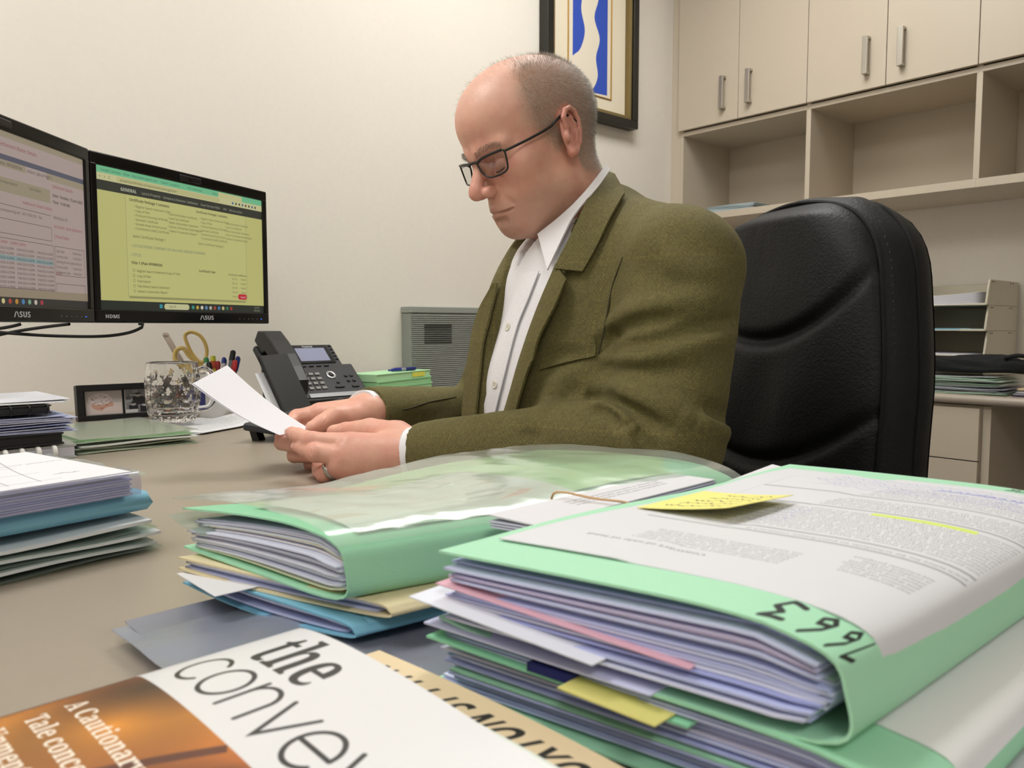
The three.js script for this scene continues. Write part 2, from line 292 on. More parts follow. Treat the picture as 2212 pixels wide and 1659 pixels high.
// ---------- the desk ----------
const DESK = 0.73;
{
  const t = thing('desk', 'large taupe L-shaped desk with a smooth laminate top', 'desk', [0, 0, 0]);
  const s = [[-0.75, -2.05], [2.48, -2.05], [2.48, -1.37], [0.938, -1.37]];
  for (let k = 0; k <= 8; k++) { const a = Math.PI / 2 + k / 8 * Math.PI / 2; s.push([0.938 + 0.27 * Math.cos(a), -1.10 - 0.27 * Math.sin(a)]); }
  s.push([0.668, 0.4], [-0.75, 0.4]);
  const g = extrude(s.map(([x, z]) => [x, -z]), 0.024, 0.003).rotateX(-Math.PI / 2).translate(0, DESK - 0.027, 0);
  part('desk_top', boxUV(g), mat(0x9f9485, { roughness: 0.33, map: rep(speckTex, 1.2), bumpMap: rep(grainTex, 25), bumpScale: 0.00006 }), t);
  const leg = (x0, x1, z0, z1) => part('leg_panel', boxUV(span(x0, x1, 0, DESK - 0.0275, z0, z1, 0.001)), lamDark, t);
  leg(-0.72, -0.70, -2.0, 0.36); leg(-0.69, 0.5, 0.33, 0.35); leg(2.42, 2.44, -2.0, -1.4); leg(-0.3, -0.28, -1.7, 0.1);
}

// ---------- monitors ----------
const gloss = mat(0x0a0a0b, { roughness: 0.12, specularIntensity: 0.7 });
const blackPlastic = mat(0x131315, { roughness: 0.45 });
const blackMatte = mat(0x0d0d0e, { roughness: 0.7 });
const MW = 0.459, MH = 0.296;
function text(g, s, x, y, px, color, font = 'sans-serif', weight = '') { g.fillStyle = color; g.font = `${weight} ${px}px ${font}`; g.fillText(s, x, y); }
const screenRight = canvasTex(1280, 720, (g, w, h) => {
  g.fillStyle = '#d2cf83'; g.fillRect(0, 0, w, h);
  g.fillStyle = '#7fcf9c'; g.fillRect(0, 0, w, 34);
  ['Google Calendar - Week', 'Real estate agents and', 'Search | property', 'VIC Certificates', 'Infotrack search'].forEach((s, i) => text(g, s, 30 + i * 200, 24, 17, '#2f6a58'));
  g.fillStyle = '#d9d59a'; g.fillRect(880, 4, 210, 30);
  g.fillStyle = '#dcd9a2'; g.fillRect(0, 34, w, 36); text(g, '<   >   C', 18, 60, 22, '#5c5b44'); g.fillStyle = '#cfcb90'; g.fillRect(130, 39, 760, 26); text(g, 'propertycertificates.vic/searchorders/package?title=', 150, 59, 17, '#6d6b4d');
  for (let i = 0; i < 8; i++) { g.fillStyle = i % 3 ? '#4b4a36' : '#2a6aa0'; g.fillRect(1000 + i * 30, 46, 13, 13); }
  g.fillStyle = '#35382f'; g.fillRect(0, 70, w, 50); text(g, 'GENERAL', 150, 106, 24, '#cfd0b8', 'sans-serif', 'bold');
  ['Land & Property', 'Company & Business', 'Settlement', 'Court Services', 'PEXA', 'VOI', 'Visit our online'].forEach((s, i) => text(g, s, [290, 440, 620, 730, 850, 920, 970][i], 105, 18, '#b9baa4'));
  g.fillStyle = '#d6d388'; g.fillRect(180, 122, 940, 520); g.strokeStyle = '#b5b175'; g.lineWidth = 3; g.strokeRect(180, 100, 940, 548); g.fillStyle = '#35382f'; g.fillRect(0, 70, w, 50);
  text(g, 'GENERAL', 150, 106, 24, '#cfd0b8', 'sans-serif', 'bold'); ['Land & Property', 'Company & Business', 'Settlement', 'Court Services', 'PEXA', 'VOI', 'Visit our online'].forEach((s, i) => text(g, s, [290, 440, 620, 730, 850, 920, 970][i], 105, 18, '#b9baa4'));
  text(g, 'Certificate Package 1 contains:', 205, 150, 19, '#4c4a30', 'sans-serif', 'bold'); text(g, 'Certificate Package 2 contains:', 690, 150, 18, '#5c5a3c', 'sans-serif', 'bold');
  const L1 = ['Register Search Statement (Title)', 'Copy of Plan', 'Premium Planning Certificate', 'Domestic Certificate', 'Growth Areas Infrastructure', 'Contribution (GAIC) Certificate'], L2 = ['Land Information Certificate', 'Land Tax Certificate', 'Water Information Statement', 'Extract of Priorities State Register', 'Owners Corporation Report'];
  L1.forEach((s, i) => { text(g, '\u2022 ' + s, 235, 180 + i * 23, 17, '#6a683f'); text(g, '\u2022 ' + s, 720, 184 + i * 23, 16, '#77754a'); });
  L2.forEach((s, i) => { text(g, '\u2022 ' + s, 470, 190 + i * 23, 17, '#6a683f'); text(g, '\u2022 ' + s, 930, 188 + i * 23, 16, '#77754a'); });
  text(g, 'Select Certificate Package 1', 220, 338, 19, '#6a683f'); text(g, 'Select Certificate Package 2', 700, 332, 18, '#77754a');
  text(g, '> LIV ELECTRONIC CONTRACT OF SALE AND VENDOR STATEMENT', 205, 388, 19, '#7b8a76'); text(g, 'v TITLES', 205, 436, 19, '#7b8a76');
  text(g, 'Title 1 (Plan RP000026)', 205, 478, 20, '#3f3e28', 'sans-serif', 'bold'); text(g, 'Certificate Type', 700, 490, 18, '#4f4e34', 'sans-serif', 'bold'); text(g, 'Certificate Cost', 950, 496, 17, '#4f4e34'); text(g, 'Delivery', 1060, 496, 17, '#4f4e34');
  ['Register Search Statement (Copy of Title)', 'Copy of Plan', 'Final Search', 'Title History Search Statement', 'Owners Corporation Report'].forEach((s, i) => { g.strokeStyle = '#8d8b58'; g.lineWidth = 2; g.strokeRect(215, 505 + i * 27, 12, 12); text(g, s, 240, 518 + i * 27, 17, '#56542f'); text(g, '$21.' + (i * 13 + 10), 985, 520 + i * 27, 15, '#6a683f'); text(g, 'Instant', 1065, 520 + i * 27, 15, '#6a683f'); });
  g.fillStyle = '#a3a06c'; g.fillRect(185, 648, 920, 10); g.fillStyle = '#d42b3f'; g.beginPath(); g.roundRect(1035, 606, 82, 34, 15); g.fill(); text(g, 'Support', 1056, 629, 15, '#f2d9cf');
  g.fillStyle = '#2c322b'; g.fillRect(0, 674, w, 46);
  g.fillStyle = '#3ec0d0'; for (const [a, b] of [[0, 0], [11, 0], [0, 11], [11, 11]]) g.fillRect(392 + a, 686 + b, 9, 9);
  g.fillStyle = '#d9d7a4'; g.beginPath(); g.roundRect(425, 681, 190, 32, 15); g.fill(); text(g, 'Search', 460, 703, 18, '#77744c');
  ['#3aa38f', '#d9b44a', '#e6e0cf', '#6d93c0', '#c9c8b8', '#b5483a', '#4f86b8', '#d9cf8f', '#3b7f5c', '#b03a38'].forEach((c, i) => { g.fillStyle = c; g.beginPath(); g.arc(645 + i * 36, 697, 11, 0, 7); g.fill(); });
  text(g, '3:35 PM', 1185, 693, 14, '#b8b896'); text(g, '6/06/2023', 1180, 711, 14, '#b8b896');
});
const screenLeft = canvasTex(1280, 720, (g, w, h) => {
  g.fillStyle = '#b5a29c'; g.fillRect(0, 0, w, h);
  g.fillStyle = '#a3967f'; g.fillRect(0, 0, w, 26); text(g, 'Settlement Matter Details', 660, 62, 22, '#8c3f44'); g.fillStyle = '#5a5a6a'; g.fillRect(0, 96, w, 22);
  g.fillStyle = '#a3967f'; g.fillRect(600, 118, 680, 30); g.fillStyle = '#b5a29c'; g.fillRect(830, 118, 150, 36); text(g, 'Action: Sale of High S', 838, 142, 19, '#4b4040'); text(g, 'Matter, RESIDENTIAL', 640, 140, 18, '#4b4040');
  g.fillStyle = '#a0957c'; g.fillRect(600, 190, 400, 60); text(g, 'Correspondence', 640, 214, 17, '#5a5046'); text(g, 'Edit Matter', 850, 214, 17, '#5a5046');
  text(g, 'Additional Contact Details', 800, 282, 18, '#98434a'); g.strokeStyle = '#574b4b'; g.lineWidth = 2; g.beginPath(); g.moveTo(600, 300); g.lineTo(1000, 306); g.stroke();
  text(g, 'info@conveyancing.net   0419 000 676   Yes', 600, 330, 17, '#574b4b'); g.strokeRect(560, 360, 440, 60);
  text(g, 'Settlement Details', 1020, 176, 20, '#98434a'); text(g, 'Date:  Tuesday, 13 June 2023', 1020, 216, 18, '#453b3b', 'sans-serif', 'bold'); text(g, 'Time:  11:00 AM', 1020, 246, 18, '#453b3b', 'sans-serif', 'bold'); text(g, 'Workspace ID', 1020, 316, 18, '#574b4b');
  text(g, 'Set Details   Book Settlement', 1020, 356, 18, '#98434a'); text(g, 'Critical Dates', 1020, 402, 20, '#98434a'); text(g, 'Notes', 1020, 570, 20, '#98434a');
  ['Start Date', 'Contract Date', 'Building & Pest Date', 'Finance Date', 'Settlement Date'].forEach((s, i) => { text(g, s, 1030, 466 + i * 24, 15, '#4c4343'); text(g, '1' + i + '/04/2023', 1160, 466 + i * 24, 15, '#4c4343'); });
  g.strokeRect(1022, 440, 240, 130); g.strokeRect(1022, 610, 240, 80); g.strokeRect(560, 440, 450, 206);
  text(g, 'Letter   Collect Letter', 640, 462, 18, '#98434a');
  for (let i = 0; i < 9; i++) { if (i === 2) { g.fillStyle = '#8fa3a3'; g.fillRect(562, 470 + i * 20, 440, 21); } for (let k = 0; k < 3; k++) text(g, `${1 + i}/06/2023 4:${22 + i}PM`, 600 + k * 140, 486 + i * 20, 15, '#4b4242'); }
  g.fillStyle = '#9c8d77'; g.fillRect(0, 648, w, 36); ['\u25a4', '\u25a3', '\u25a5', '\u25a6', '\u21bb', '\u2715'].forEach((s, i) => text(g, s, 640 + i * 66, 675, 26, '#2f2a26'));
  g.fillStyle = '#33302f'; g.fillRect(0, 684, w, 36); ['#d9cf8f', '#b5483a', '#c78f3a', '#4f86b8', '#7fae8c', '#d0c5b8', '#b03a48'].forEach((c, i) => { g.fillStyle = c; g.beginPath(); g.arc(640 + i * 44, 701, 11, 0, 7); g.fill(); });
});
const silverPrint = mat(0xb9bcc0, { roughness: 0.4 });
const { FontLoader } = await import('three/addons/loaders/FontLoader.js');
const { TextGeometry } = await import('three/addons/geometries/TextGeometry.js');
const bold = await new FontLoader().loadAsync('fonts/droid/droid_sans_bold.typeface.json');
function letters(s, size, depth) { const g = new TextGeometry(s, { font: bold, size, depth, curveSegments: 3 }); g.computeBoundingBox(); return g.translate(-(g.boundingBox.max.x + g.boundingBox.min.x) / 2, 0, 0); }
function monitor(label, end, dir, tex, glow) {
  const th = Math.atan2(-dir[1], dir[0]), c = [end[0] - dir[0] * MW / 2, 0.936, end[1] - dir[1] * MW / 2];
  const t = thing('monitor', label, 'monitor', c, th, 'pair of wall-mounted monitors');
  const bt = 0.022, bb = 0.024, bs = 0.014, outer = 0.016;
  part('bezel', [span(-MW / 2, MW / 2, 0, bb, -outer, 0.004, 0.003), span(-MW / 2, MW / 2, MH - bt, MH, -outer, 0.004, 0.003), span(-MW / 2, -MW / 2 + bs, bb - 0.003, MH - bt + 0.003, -outer, 0.004, 0.003), span(MW / 2 - bs, MW / 2, bb - 0.003, MH - bt + 0.003, -outer, 0.004, 0.003)], gloss, t);
  part('rear_shell', [box(MW - 0.02, MH - 0.02, 0.02, 0, 0.01, -0.026, 0.008), box(MW - 0.12, MH - 0.1, 0.03, 0, 0.05, -0.045, 0.01)], blackPlastic, t);
  const sw = MW - 2 * bs, sh = MH - bt - bb, scr = new THREE.PlaneGeometry(sw, sh).translate(0, bb + sh / 2, 0.0005);
  part('screen', scr, mat(0x0a0a0a, { roughness: 0.5, emissive: 0xffffff, emissiveMap: tex, emissiveIntensity: glow }), t);
  part('screen_backing', span(-sw / 2 - 0.002, sw / 2 + 0.002, bb - 0.002, MH - bt + 0.002, -outer, -0.0005, 0.001), blackMatte, t);
  part('webcam', [box(0.056, 0.012, 0.005, 0, MH - 0.018, 0.004, 0.0022), new THREE.CylinderGeometry(0.0035, 0.0035, 0.002, 16).rotateX(Math.PI / 2).translate(0, MH - 0.012, 0.0066)], mat(0x1b1b1e, { roughness: 0.08 }), t);
  const logo = part('logo', letters('/\\SUS', 0.0085, 0.0004).scale(1.25, 1, 1).translate(0.035, 0.0075, 0.0041), silverPrint, t, 'silver maker lettering');
  part('port_mark', letters('HDMI', 0.0065, 0.0004).scale(1.25, 1, 1).translate(-MW / 2 + 0.035, 0.0085, 0.0041), silverPrint, t);
  for (let k = 0; k < 6; k++) part('button_mark', span(0.13 + k * 0.014, 0.134 + k * 0.014, 0.0095, 0.011, 0.004, 0.0044, 0.0001), k === 5 ? mat(0x3a6cff, { emissive: 0x3a6cff, emissiveIntensity: 1.2 }) : mat(0x55585c, {}), t);
  part('mount_arm', [box(0.1, 0.1, 0.012, 0, MH / 2 - 0.05, -0.066, 0.002), box(0.04, 0.05, 0.11, 0, MH / 2 - 0.025, -0.125, 0.004)], blackPlastic, t);
  const l = new THREE.RectAreaLight(0xf2eec0, 0.12, sw, sh); l.position.set(0, bb + sh / 2, 0.006); l.rotation.y = Math.PI; t.add(l);
  return t;
}
monitor('glossy black monitor showing a yellow web page, nearest the phone', [0.776, -1.717], [0.8935, -0.449], screenRight, 0.72);
monitor('glossy black monitor with a greyish pink form, cut by the left picture edge', [0.362, -1.503], [0.683, -0.73], screenLeft, 0.76);
// cables under the monitors
[[[[300, 699, 1.44], [312, 702, 1.44], [290, 715, 1.44], [240, 725, 1.43], [130, 726, 1.40], [0, 718, 1.36], [-120, 705, 1.36]], 'thick black cable looping from under the yellow-page monitor'],
 [[[150, 700, 1.36], [100, 706, 1.37], [40, 715, 1.37], [-20, 728, 1.37], [-120, 760, 1.37]], 'black cable dropping steeply below the monitors, crossing the loop'],
 [[[45, 700, 1.34], [25, 705, 1.33], [-10, 711, 1.33], [-80, 722, 1.33]], 'short black cable at the picture edge, highest below the left screen']].forEach(([p, label]) => {
  tag(part('monitor_cable', tube(p.map((q) => atDepth(...q)), 0.0028, 40, 8), blackMatte, scene), label, 'cable');
});

// ---------- desk phone ----------
{
  const t = thing('desk_phone', 'black desk telephone with grey screen and silver-edged keypad', 'telephone', [0.958, DESK, -1.77], 3 * Math.PI / 180);
  const W = 0.25, A = 42 * Math.PI / 180, M = new THREE.Matrix4().makeRotationX(-(Math.PI / 2 - A)).setPosition(0, 0.024, 0);   // face: x right, y up the face, z out
  M.makeRotationX(A - Math.PI / 2).setPosition(0, 0.022, -0.004);
  const F = (g) => g.applyMatrix4(M), grey = mat(0x27292c, { roughness: 0.5 });
  part('face_plate', F(merge([span(-W / 2, W / 2, 0, 0.12, -0.018, 0, 0.006), span(-W / 2, W / 2 - 0.028, 0.11, 0.196, -0.018, 0, 0.006)])), grey, t);
  part('base_lip', [box(W, 0.02, 0.035, 0, 0.002, -0.0135, 0.006)], blackPlastic, t);
  part('silver_strip', F(span(-W / 2 + 0.075, W / 2 - 0.002, 0.002, 0.016, -0.001, 0.0016, 0.001)), mat(0x9a9c9e, { roughness: 0.35, metalness: 0.7 }), t);
  part('stand', [extrude([[0, 0], [0.115, 0.108], [0.15, 0.13], [0.14, 0], [0.12, 0]], 0.19, 0.002).rotateY(Math.PI / 2).rotateY(0).translate(-0.095, 0.003, -0.02)], blackPlastic, t);
  const scr = part('display_bezel', F(span(-0.038, 0.078, 0.122, 0.19, 0.0002, 0.003, 0.002)), mat(0x15161a, { roughness: 0.2 }), t);
  part('phone_screen', F(span(-0.022, 0.064, 0.129, 0.177, 0.0031, 0.0036, 0.0002)), mat(0x8388a0, { roughness: 0.3, emissive: 0x8f95b5, emissiveIntensity: 0.12 }), scr);
  part('logo', F(letters('Yealink', 0.0062, 0.0003).translate(0.018, 0.1795, 0.0031)), silverPrint, scr, 'small white maker lettering');
  const key = (x, y, w = 0.013, h = 0.0085, m = mat(0x8f8f8c, { roughness: 0.5 }), name = 'key') => part(name, F(span(x - w / 2, x + w / 2, y - h / 2, y + h / 2, 0.0002, 0.0034, 0.0012)), m, t);
  const dark = mat(0x17181a, { roughness: 0.4 });
  for (let r = 0; r < 4; r++) for (let c = 0; c < 3; c++) key(-0.034 + c * 0.0185, 0.083 - r * 0.0165);
  for (let k = 0; k < 4; k++) key(-0.022 + k * 0.022, 0.112, 0.014, 0.004, dark, 'soft_key');
  for (let k = 0; k < 5; k++) key(0.087, 0.186 - k * 0.0125, 0.008, 0.005, dark, 'line_key');
  part('navigation_ring', F(new THREE.TorusGeometry(0.0105, 0.0035, 8, 28).scale(1, 1, 0.6).translate(0.042, 0.078, 0.001)), mat(0xb9bbbd, { roughness: 0.3, metalness: 0.8 }), t);
  key(0.042, 0.078, 0.008, 0.008, dark, 'navigation_key');
  for (let r = 0; r < 2; r++) for (let c = 0; c < 2; c++) key(0.083 + c * 0.017, 0.072 - r * 0.018, 0.009, 0.007, dark, 'function_key');
  key(0.048, 0.034, 0.026, 0.006, dark, 'volume_key'); key(0.095, 0.034, 0.02, 0.007, dark, 'speaker_key'); key(0.05, 0.05, 0.008, 0.006, dark, 'function_key');
  // handset
  const hx = -0.093, prof = [], pts = [[0.004, 0.028], [0.02, 0.046], [0.06, 0.052], [0.1, 0.055], [0.15, 0.052], [0.19, 0.046], [0.208, 0.03], [0.206, 0.006], [0.165, 0.006], [0.155, 0.024], [0.06, 0.024], [0.048, 0.006], [0.004, 0.006]];
  const hs = extrude(pts.map(([y, z]) => [z, y]), 0.043, 0.005).rotateY(-Math.PI / 2).translate(hx + 0.0215, 0, 0).scale(1, 1, 1);
  part('handset', F(hs), mat(0x1a1b1d, { roughness: 0.4 }), t);
  part('cord', tube([[-0.1, 0.02, 0.0], [-0.13, 0.012, 0.01], [-0.16, 0.008, -0.03], [-0.15, 0.008, -0.09], [-0.11, 0.02, -0.12]], 0.003, 30, 6), blackMatte, t);
}
// smartphone in a black case leaning before the handset, with a white card behind it
{
  const tl = atDepth(556, 770, 1.73), tr = atDepth(608, 765, 1.775), bl = atDepth(648, 900, 1.70);
  const x = tr.clone().sub(tl).normalize(), y = tl.clone().sub(bl), H = 0.152; y.addScaledVector(x, -y.dot(x)).normalize(); const z = x.clone().cross(y);
  const t = thing('smartphone', 'smartphone in a black case leaning against the desk telephone', 'smartphone', tl.clone().addScaledVector(x, 0.036).addScaledVector(y, -H).toArray());
  const M = new THREE.Matrix4().makeBasis(x, y, z), F = (g) => g.applyMatrix4(M);
  part('case', F(box(0.074, H, 0.011, 0, 0, 0, 0.005)), mat(0x111112, { roughness: 0.65 }), t);
  part('phone_glass', F(box(0.067, H - 0.007, 0.0012, 0, 0.0035, 0.0053, 0.0005)), mat(0x24231f, { roughness: 0.45, specularIntensity: 0.35 }), t);
  part('camera_slot', F(box(0.014, 0.0018, 0.0004, 0, H - 0.009, 0.006, 0.0001)), mat(0x050505, {}), t);
  for (const k of [0.095, 0.115]) part('side_button', F(box(0.0016, 0.012, 0.003, -0.0375, k, 0, 0.0006)), blackPlastic, t);
  const c = thing('white_card', 'thin white card behind the smartphone', 'card', tl.clone().addScaledVector(x, 0.03).addScaledVector(y, -H).addScaledVector(z, -0.012).toArray());
  part('card', F(box(0.074, H - 0.035, 0.0016, -0.008, 0, -0.001, 0.0003)), paperMat, c);
  part('card_backing', F(box(0.07, H - 0.04, 0.0012, -0.008, 0, -0.0028, 0.0003)), mat(0xd8d8dc), c);
}
// keyboard and mouse
{
  const t = thing('keyboard', 'flat black keyboard raised on its rear feet, behind his hands', 'keyboard', [0.762, DESK + 0.0015, -1.398], 39.7 * Math.PI / 180);
  const tilt = new THREE.Matrix4().makeRotationX(0.12).setPosition(0, 0.01, 0), F = (g) => g.applyMatrix4(tilt);
  part('body', F(box(0.44, 0.014, 0.155, 0, 0, 0, 0.005)), mat(0x2a2e33, { roughness: 0.5 }), t);
  const kg = [0.0165, 0.026, 0.036].map((w) => new RoundedBoxGeometry(w, 0.006, 0.0155, 1, 0.0012)), km = mat(0x141518, { roughness: 0.45 });
  for (let r = 0; r < 6; r++) { let x = -0.208; while (x < 0.2) { const q = r === 5 && x > -0.12 && x < 0.02 ? 2 : (x < -0.2 && r > 1) || (x > 0.05 && x < 0.075 && r > 2) ? 1 : 0, w = [0.0165, 0.026, 0.036][q]; const k = part('key', kg[q], km, t); k.position.set(x + w / 2, 0, 0).applyMatrix4(tilt); const p = V(x + w / 2, 0.0165, -0.058 + r * 0.0198).applyMatrix4(tilt); k.position.copy(p); k.rotation.x = 0.12; x += w + 0.0024; } }
  for (const s of [-1, 1]) part('foot', extrude([[0, 0], [0.012, 0], [0.018, 0.02], [0.008, 0.02]], 0.022, 0.001).rotateY(Math.PI / 2).translate(s * 0.185 - 0.011, -0.0005, -0.058), blackPlastic, t);
  const p = atDepth(872, 866, 1.85), m = thing('computer_mouse', 'dark grey computer mouse beside the green boxes', 'mouse', [p.x, DESK, p.z], 1.2);
  const g = new THREE.SphereGeometry(1, 32, 16, 0, Math.PI * 2, 0, Math.PI / 2).scale(0.031, 0.037, 0.055); part('shell', g, mat(0x24262a, { roughness: 0.4 }), m);
  part('base', cyl(0.03, 0.031, 0.003, 0, 0, 0, 32).scale(1, 1, 1.75), blackPlastic, m);
  part('wheel', new THREE.TorusGeometry(0.006, 0.003, 8, 16).rotateY(Math.PI / 2).translate(0, 0.031, -0.028), blackPlastic, m);
}
// green file boxes, the pen on top, the grey ribbed box
{
  const th = 24 * Math.PI / 180, base = [1.125, DESK, -1.812], L = 0.285, Dp = 0.1, hs = [0.021, 0.0175, 0.017, 0.0155]; let y = 0.0005;
  const lab = ['lowest pale green cardboard file box beside the telephone', 'second pale green file box from the bottom of the stack', 'third pale green file box from the bottom, under the lid box', 'topmost pale green file box with a blue pen lying on it'];
  hs.slice().reverse().forEach((h, k) => {
    const jx = rr(-0.004, 0.004), jz = rr(-0.003, 0.003), t = thing('file_box', lab[k], 'file box', [base[0], base[1] + y, base[2]], th, 'stack of pale green file boxes');
    const green = mat([0x9fd6a0, 0xa4d9a6, 0x9bd29c, 0xb2e0b0][k], { roughness: 0.65 });
    part('cover', [span(jx, L + jx, 0, 0.0022, -Dp + jz, jz, 0.0008), span(jx, L + jx, h - 0.0026, h - 0.0004, -Dp + jz, jz, 0.0008), span(jx - 0.001, 0.0012 + jx, 0, h - 0.0004, -Dp + jz, jz, 0.0008)], green, t);
    part('front_board', span(0.0016 + jx, L - 0.003 + jx, 0.0024, h - 0.0028, -0.0035 + jz, -0.002 + jz, 0.0005), green, t);
    part('paper_block', span(0.003 + jx, L - 0.004 + jx, 0.0026, h - 0.003, -Dp + 0.003 + jz, -0.0045 + jz, 0.0006), paperMat, t);
    if (k === 3) part('sticky_note', span(L * 0.62, L * 0.86, 0.004, 0.0165, -0.001 + jz, 0.0002 + jz, 0.0001).rotateX(0), mat(0xe0dc5a, { roughness: 0.8 }), t, 'yellow sticky note');
    y += h;
  });
  const pen = thing('ballpoint_pen', 'blue ballpoint pen lying on the topmost green box', 'pen', [base[0], base[1] + y + 0.0052, base[2]], th - 0.12);
  const rot = (g, x) => g.rotateZ(Math.PI / 2).translate(x, 0, -0.045), blue = mat(0x1b2a8a, { roughness: 0.35 });
  part('barrel', rot(lathe([[0.0001, 0], [0.0035, 0.002], [0.0047, 0.012], [0.0047, 0.075], [0.0042, 0.11], [0.0001, 0.112]], 16), 0.22), blue, pen);
  part('grip', rot(lathe([[0.0048, 0.008], [0.0053, 0.012], [0.0053, 0.045], [0.0048, 0.05]], 16), 0.22), mat(0x101c66, { roughness: 0.6 }), pen);
  part('clear_section', rot(lathe([[0.00485, 0.052], [0.005, 0.054], [0.005, 0.07], [0.00485, 0.072]], 16), 0.22), mat(0x8b8e9a, { roughness: 0.2 }), pen);
  part('clip', span(0.118, 0.155, 0.0045, 0.0058, -0.0465, -0.0435, 0.0004), blue, pen); part('button', rot(cyl(0.0025, 0.0025, 0.012, 0, 0, 0, 12), 0.108), blue, pen);

  const t = thing('grey_ribbed_box', 'grey ribbed plastic storage unit with vent slots against the wall', 'storage unit', [1.36, DESK, -2.0]);
  const grey = mat(0x8b8f8a, { roughness: 0.5 });
  part('body', box(0.30, 0.24, 0.05, 0.15, 0, -0.0265, 0.003), grey, t);
  part('lid', [box(0.304, 0.02, 0.055, 0.15, 0.241, -0.026, 0.003)], mat(0x929690, { roughness: 0.5 }), t);
  for (let k = 0; k < 38; k++) part('rib', new THREE.CylinderGeometry(0.0022, 0.0022, 0.298, 6).rotateZ(Math.PI / 2).translate(0.15, 0.004 + k * 0.0062, -0.0005), grey, t);
  for (let k = 0; k < 9; k++) for (let q = 0; q < 9; q++) part('vent_slot', span(0.048 + q * 0.0118, 0.0588 + q * 0.0118, 0.1475 + k * 0.0068, 0.1505 + k * 0.0068, 0.0008, 0.0025, 0.0004), mat(0x1f211f, { roughness: 0.9 }), t);
}
// ---------- folders, papers and plastic on the desk ----------
const remap = (g, fn) => { const t = g.attributes.uv; for (let i = 0; i < t.count; i++) { const [a, b] = fn(t.getX(i), t.getY(i)); t.setXY(i, a, b); } return g; };
const plastic = (tint = 0xf4f8f6, o = {}) => mat(tint, { roughness: 0.16, transmission: 0.9, thickness: 0, ior: 1.45, ...o });
const mint = 0xa3dcb9, paperTints = [0xc9cfec, 0xbcc4ea, 0xd6daf0, 0xb0b9e6, 0xcbd1ee, 0xdadef0, 0xb8c0ea];
const paperOf = (c) => mat(c, { roughness: 0.75 });
function scribble(g, s, x, y, px, color, slant = -0.25) { g.save(); g.translate(x, y); g.transform(1, 0, slant, 1, 0, 0); g.font = `italic bold ${px}px sans-serif`; g.fillStyle = color; g.fillText(s, 0, 0); g.restore(); }
function squiggle(g, x, y, w, h, color, lw = 2) { g.strokeStyle = color; g.lineWidth = lw; g.beginPath(); g.moveTo(x, y); for (let a = 0; a < w; a += h * 0.35) g.lineTo(x + a, y + (rnd() - 0.5) * h); g.stroke(); }
function textLines(g, x, y, w, n, dy, px, color = '#77777b') {
  const words = ['the', 'vendor', 'of', 'land', 'contract', 'sale', 'and', 'purchaser', 'property', 'date', 'to', 'settlement', 'in', 'special', 'condition', 'deposit', 'a', 'schedule', 'for', 'title', 'must', 'be', 'paid', 'on', 'or', 'before', 'notice'];
  g.fillStyle = color; g.font = `${px}px serif`;
  for (let i = 0; i < n; i++) { let s = ''; while (s.length * px * 0.42 < w) s += words[Math.floor(rnd() * words.length)] + ' '; g.fillText(s.slice(0, Math.floor(w / (px * 0.44))), x, y + i * dy); }
}
// profile of a folded card folder, from the open edge over the top, round the spine and back underneath
const PROFILE = new THREE.CatmullRomCurve3([[0, 1], [0.25, 1.02], [0.5, 1.03], [0.73, 1.02], [0.88, 0.95], [0.965, 0.82], [1, 0.5], [0.997, 0.07], [0.94, -0.02], [0.6, -0.05], [0.3, -0.04], [0.08, 0.03], [0, 0.08]].map(([a, b]) => V(a, b, 0)), false, 'centripetal');
const prof = (q) => PROFILE.getPointAt(clamp(q, 0, 1));
function folder(name, label, cat, o) {                             // o: x0, x1, z0(s), z1(s), yb(s, w), yt(s, w), color, sheets, gape
  const cx = (o.x0 + o.x1) / 2, cz = (o.z0(0.5) + o.z1(0.5)) / 2, base = o.yb(0, 0);
  const t = thing(name, label, cat, [cx, base, cz], 0, o.group);
  const W = (s, wz, wy, up = 0) => { const z = lerp(o.z0(s), o.z1(s), wz), yb = o.yb(s, wz), yt = o.yt(s, wz); return [lerp(o.x0, o.x1, s) + (o.skew ?? 0) * wz - cx, yb + (yt - yb) * wy + up - base, z - cz]; };
  const wob = (s, q) => 0.0012 * Math.sin(s * 9 + q * 7 + o.x0 * 50) * (q < 0.3 ? 1 : 0.2);
  const cover = part('cover', sheet(44, 12, (q, s) => { const p = prof(q); return W(s, p.x, p.y, wob(s, q)); }, 0.0013), o.cover ?? mat(o.color, { roughness: 0.62, bumpMap: rep(grainTex, 3), bumpScale: 0.0002 }), t);
  t.userData.W = undefined;
  const n = o.sheets ?? 16;
  for (let k = 0; k < n; k++) {
    const f = (k + 0.6) / (n + 0.4), e0 = rr(0.0, 0.05) - (o.tuck ?? 0), e1 = 1 - 0.025 - 0.05 * Math.abs(f - 0.5) - rr(0, 0.03), s0 = 0.006 + rr(0, 0.02) - (o.stick ?? 0) * rr(0, 1), c = o.tints ? o.tints[k % o.tints.length] : paperTints[Math.floor(rnd() * paperTints.length)];
    const ph = rr(0, 6), lift = rr(-0.3, 0.3) / n, th = clamp((o.yt(0.5, 0.5) - o.yb(0.5, 0.5)) / n * 0.62, 0.0006, 0.0016);
    part('sheet', sheet(16, 4, (u, s) => {
      const w = lerp(e0, e1, u), top = 1.0 - (o.gape ?? 0.1) * (1 - w) - 0.04 - 0.25 * sstep(0.8, 1, w), bot = 0.03 + 0.10 * sstep(0.85, 1, w);
      return W(s0 + s * (0.95 - s0), w, lerp(bot, top, f + lift * Math.sin(u * 4 + ph) * Math.sin(s * 3 + ph)), 0);
    }, th), paperOf(c), t);
  }
  return { t, W, cover };
}
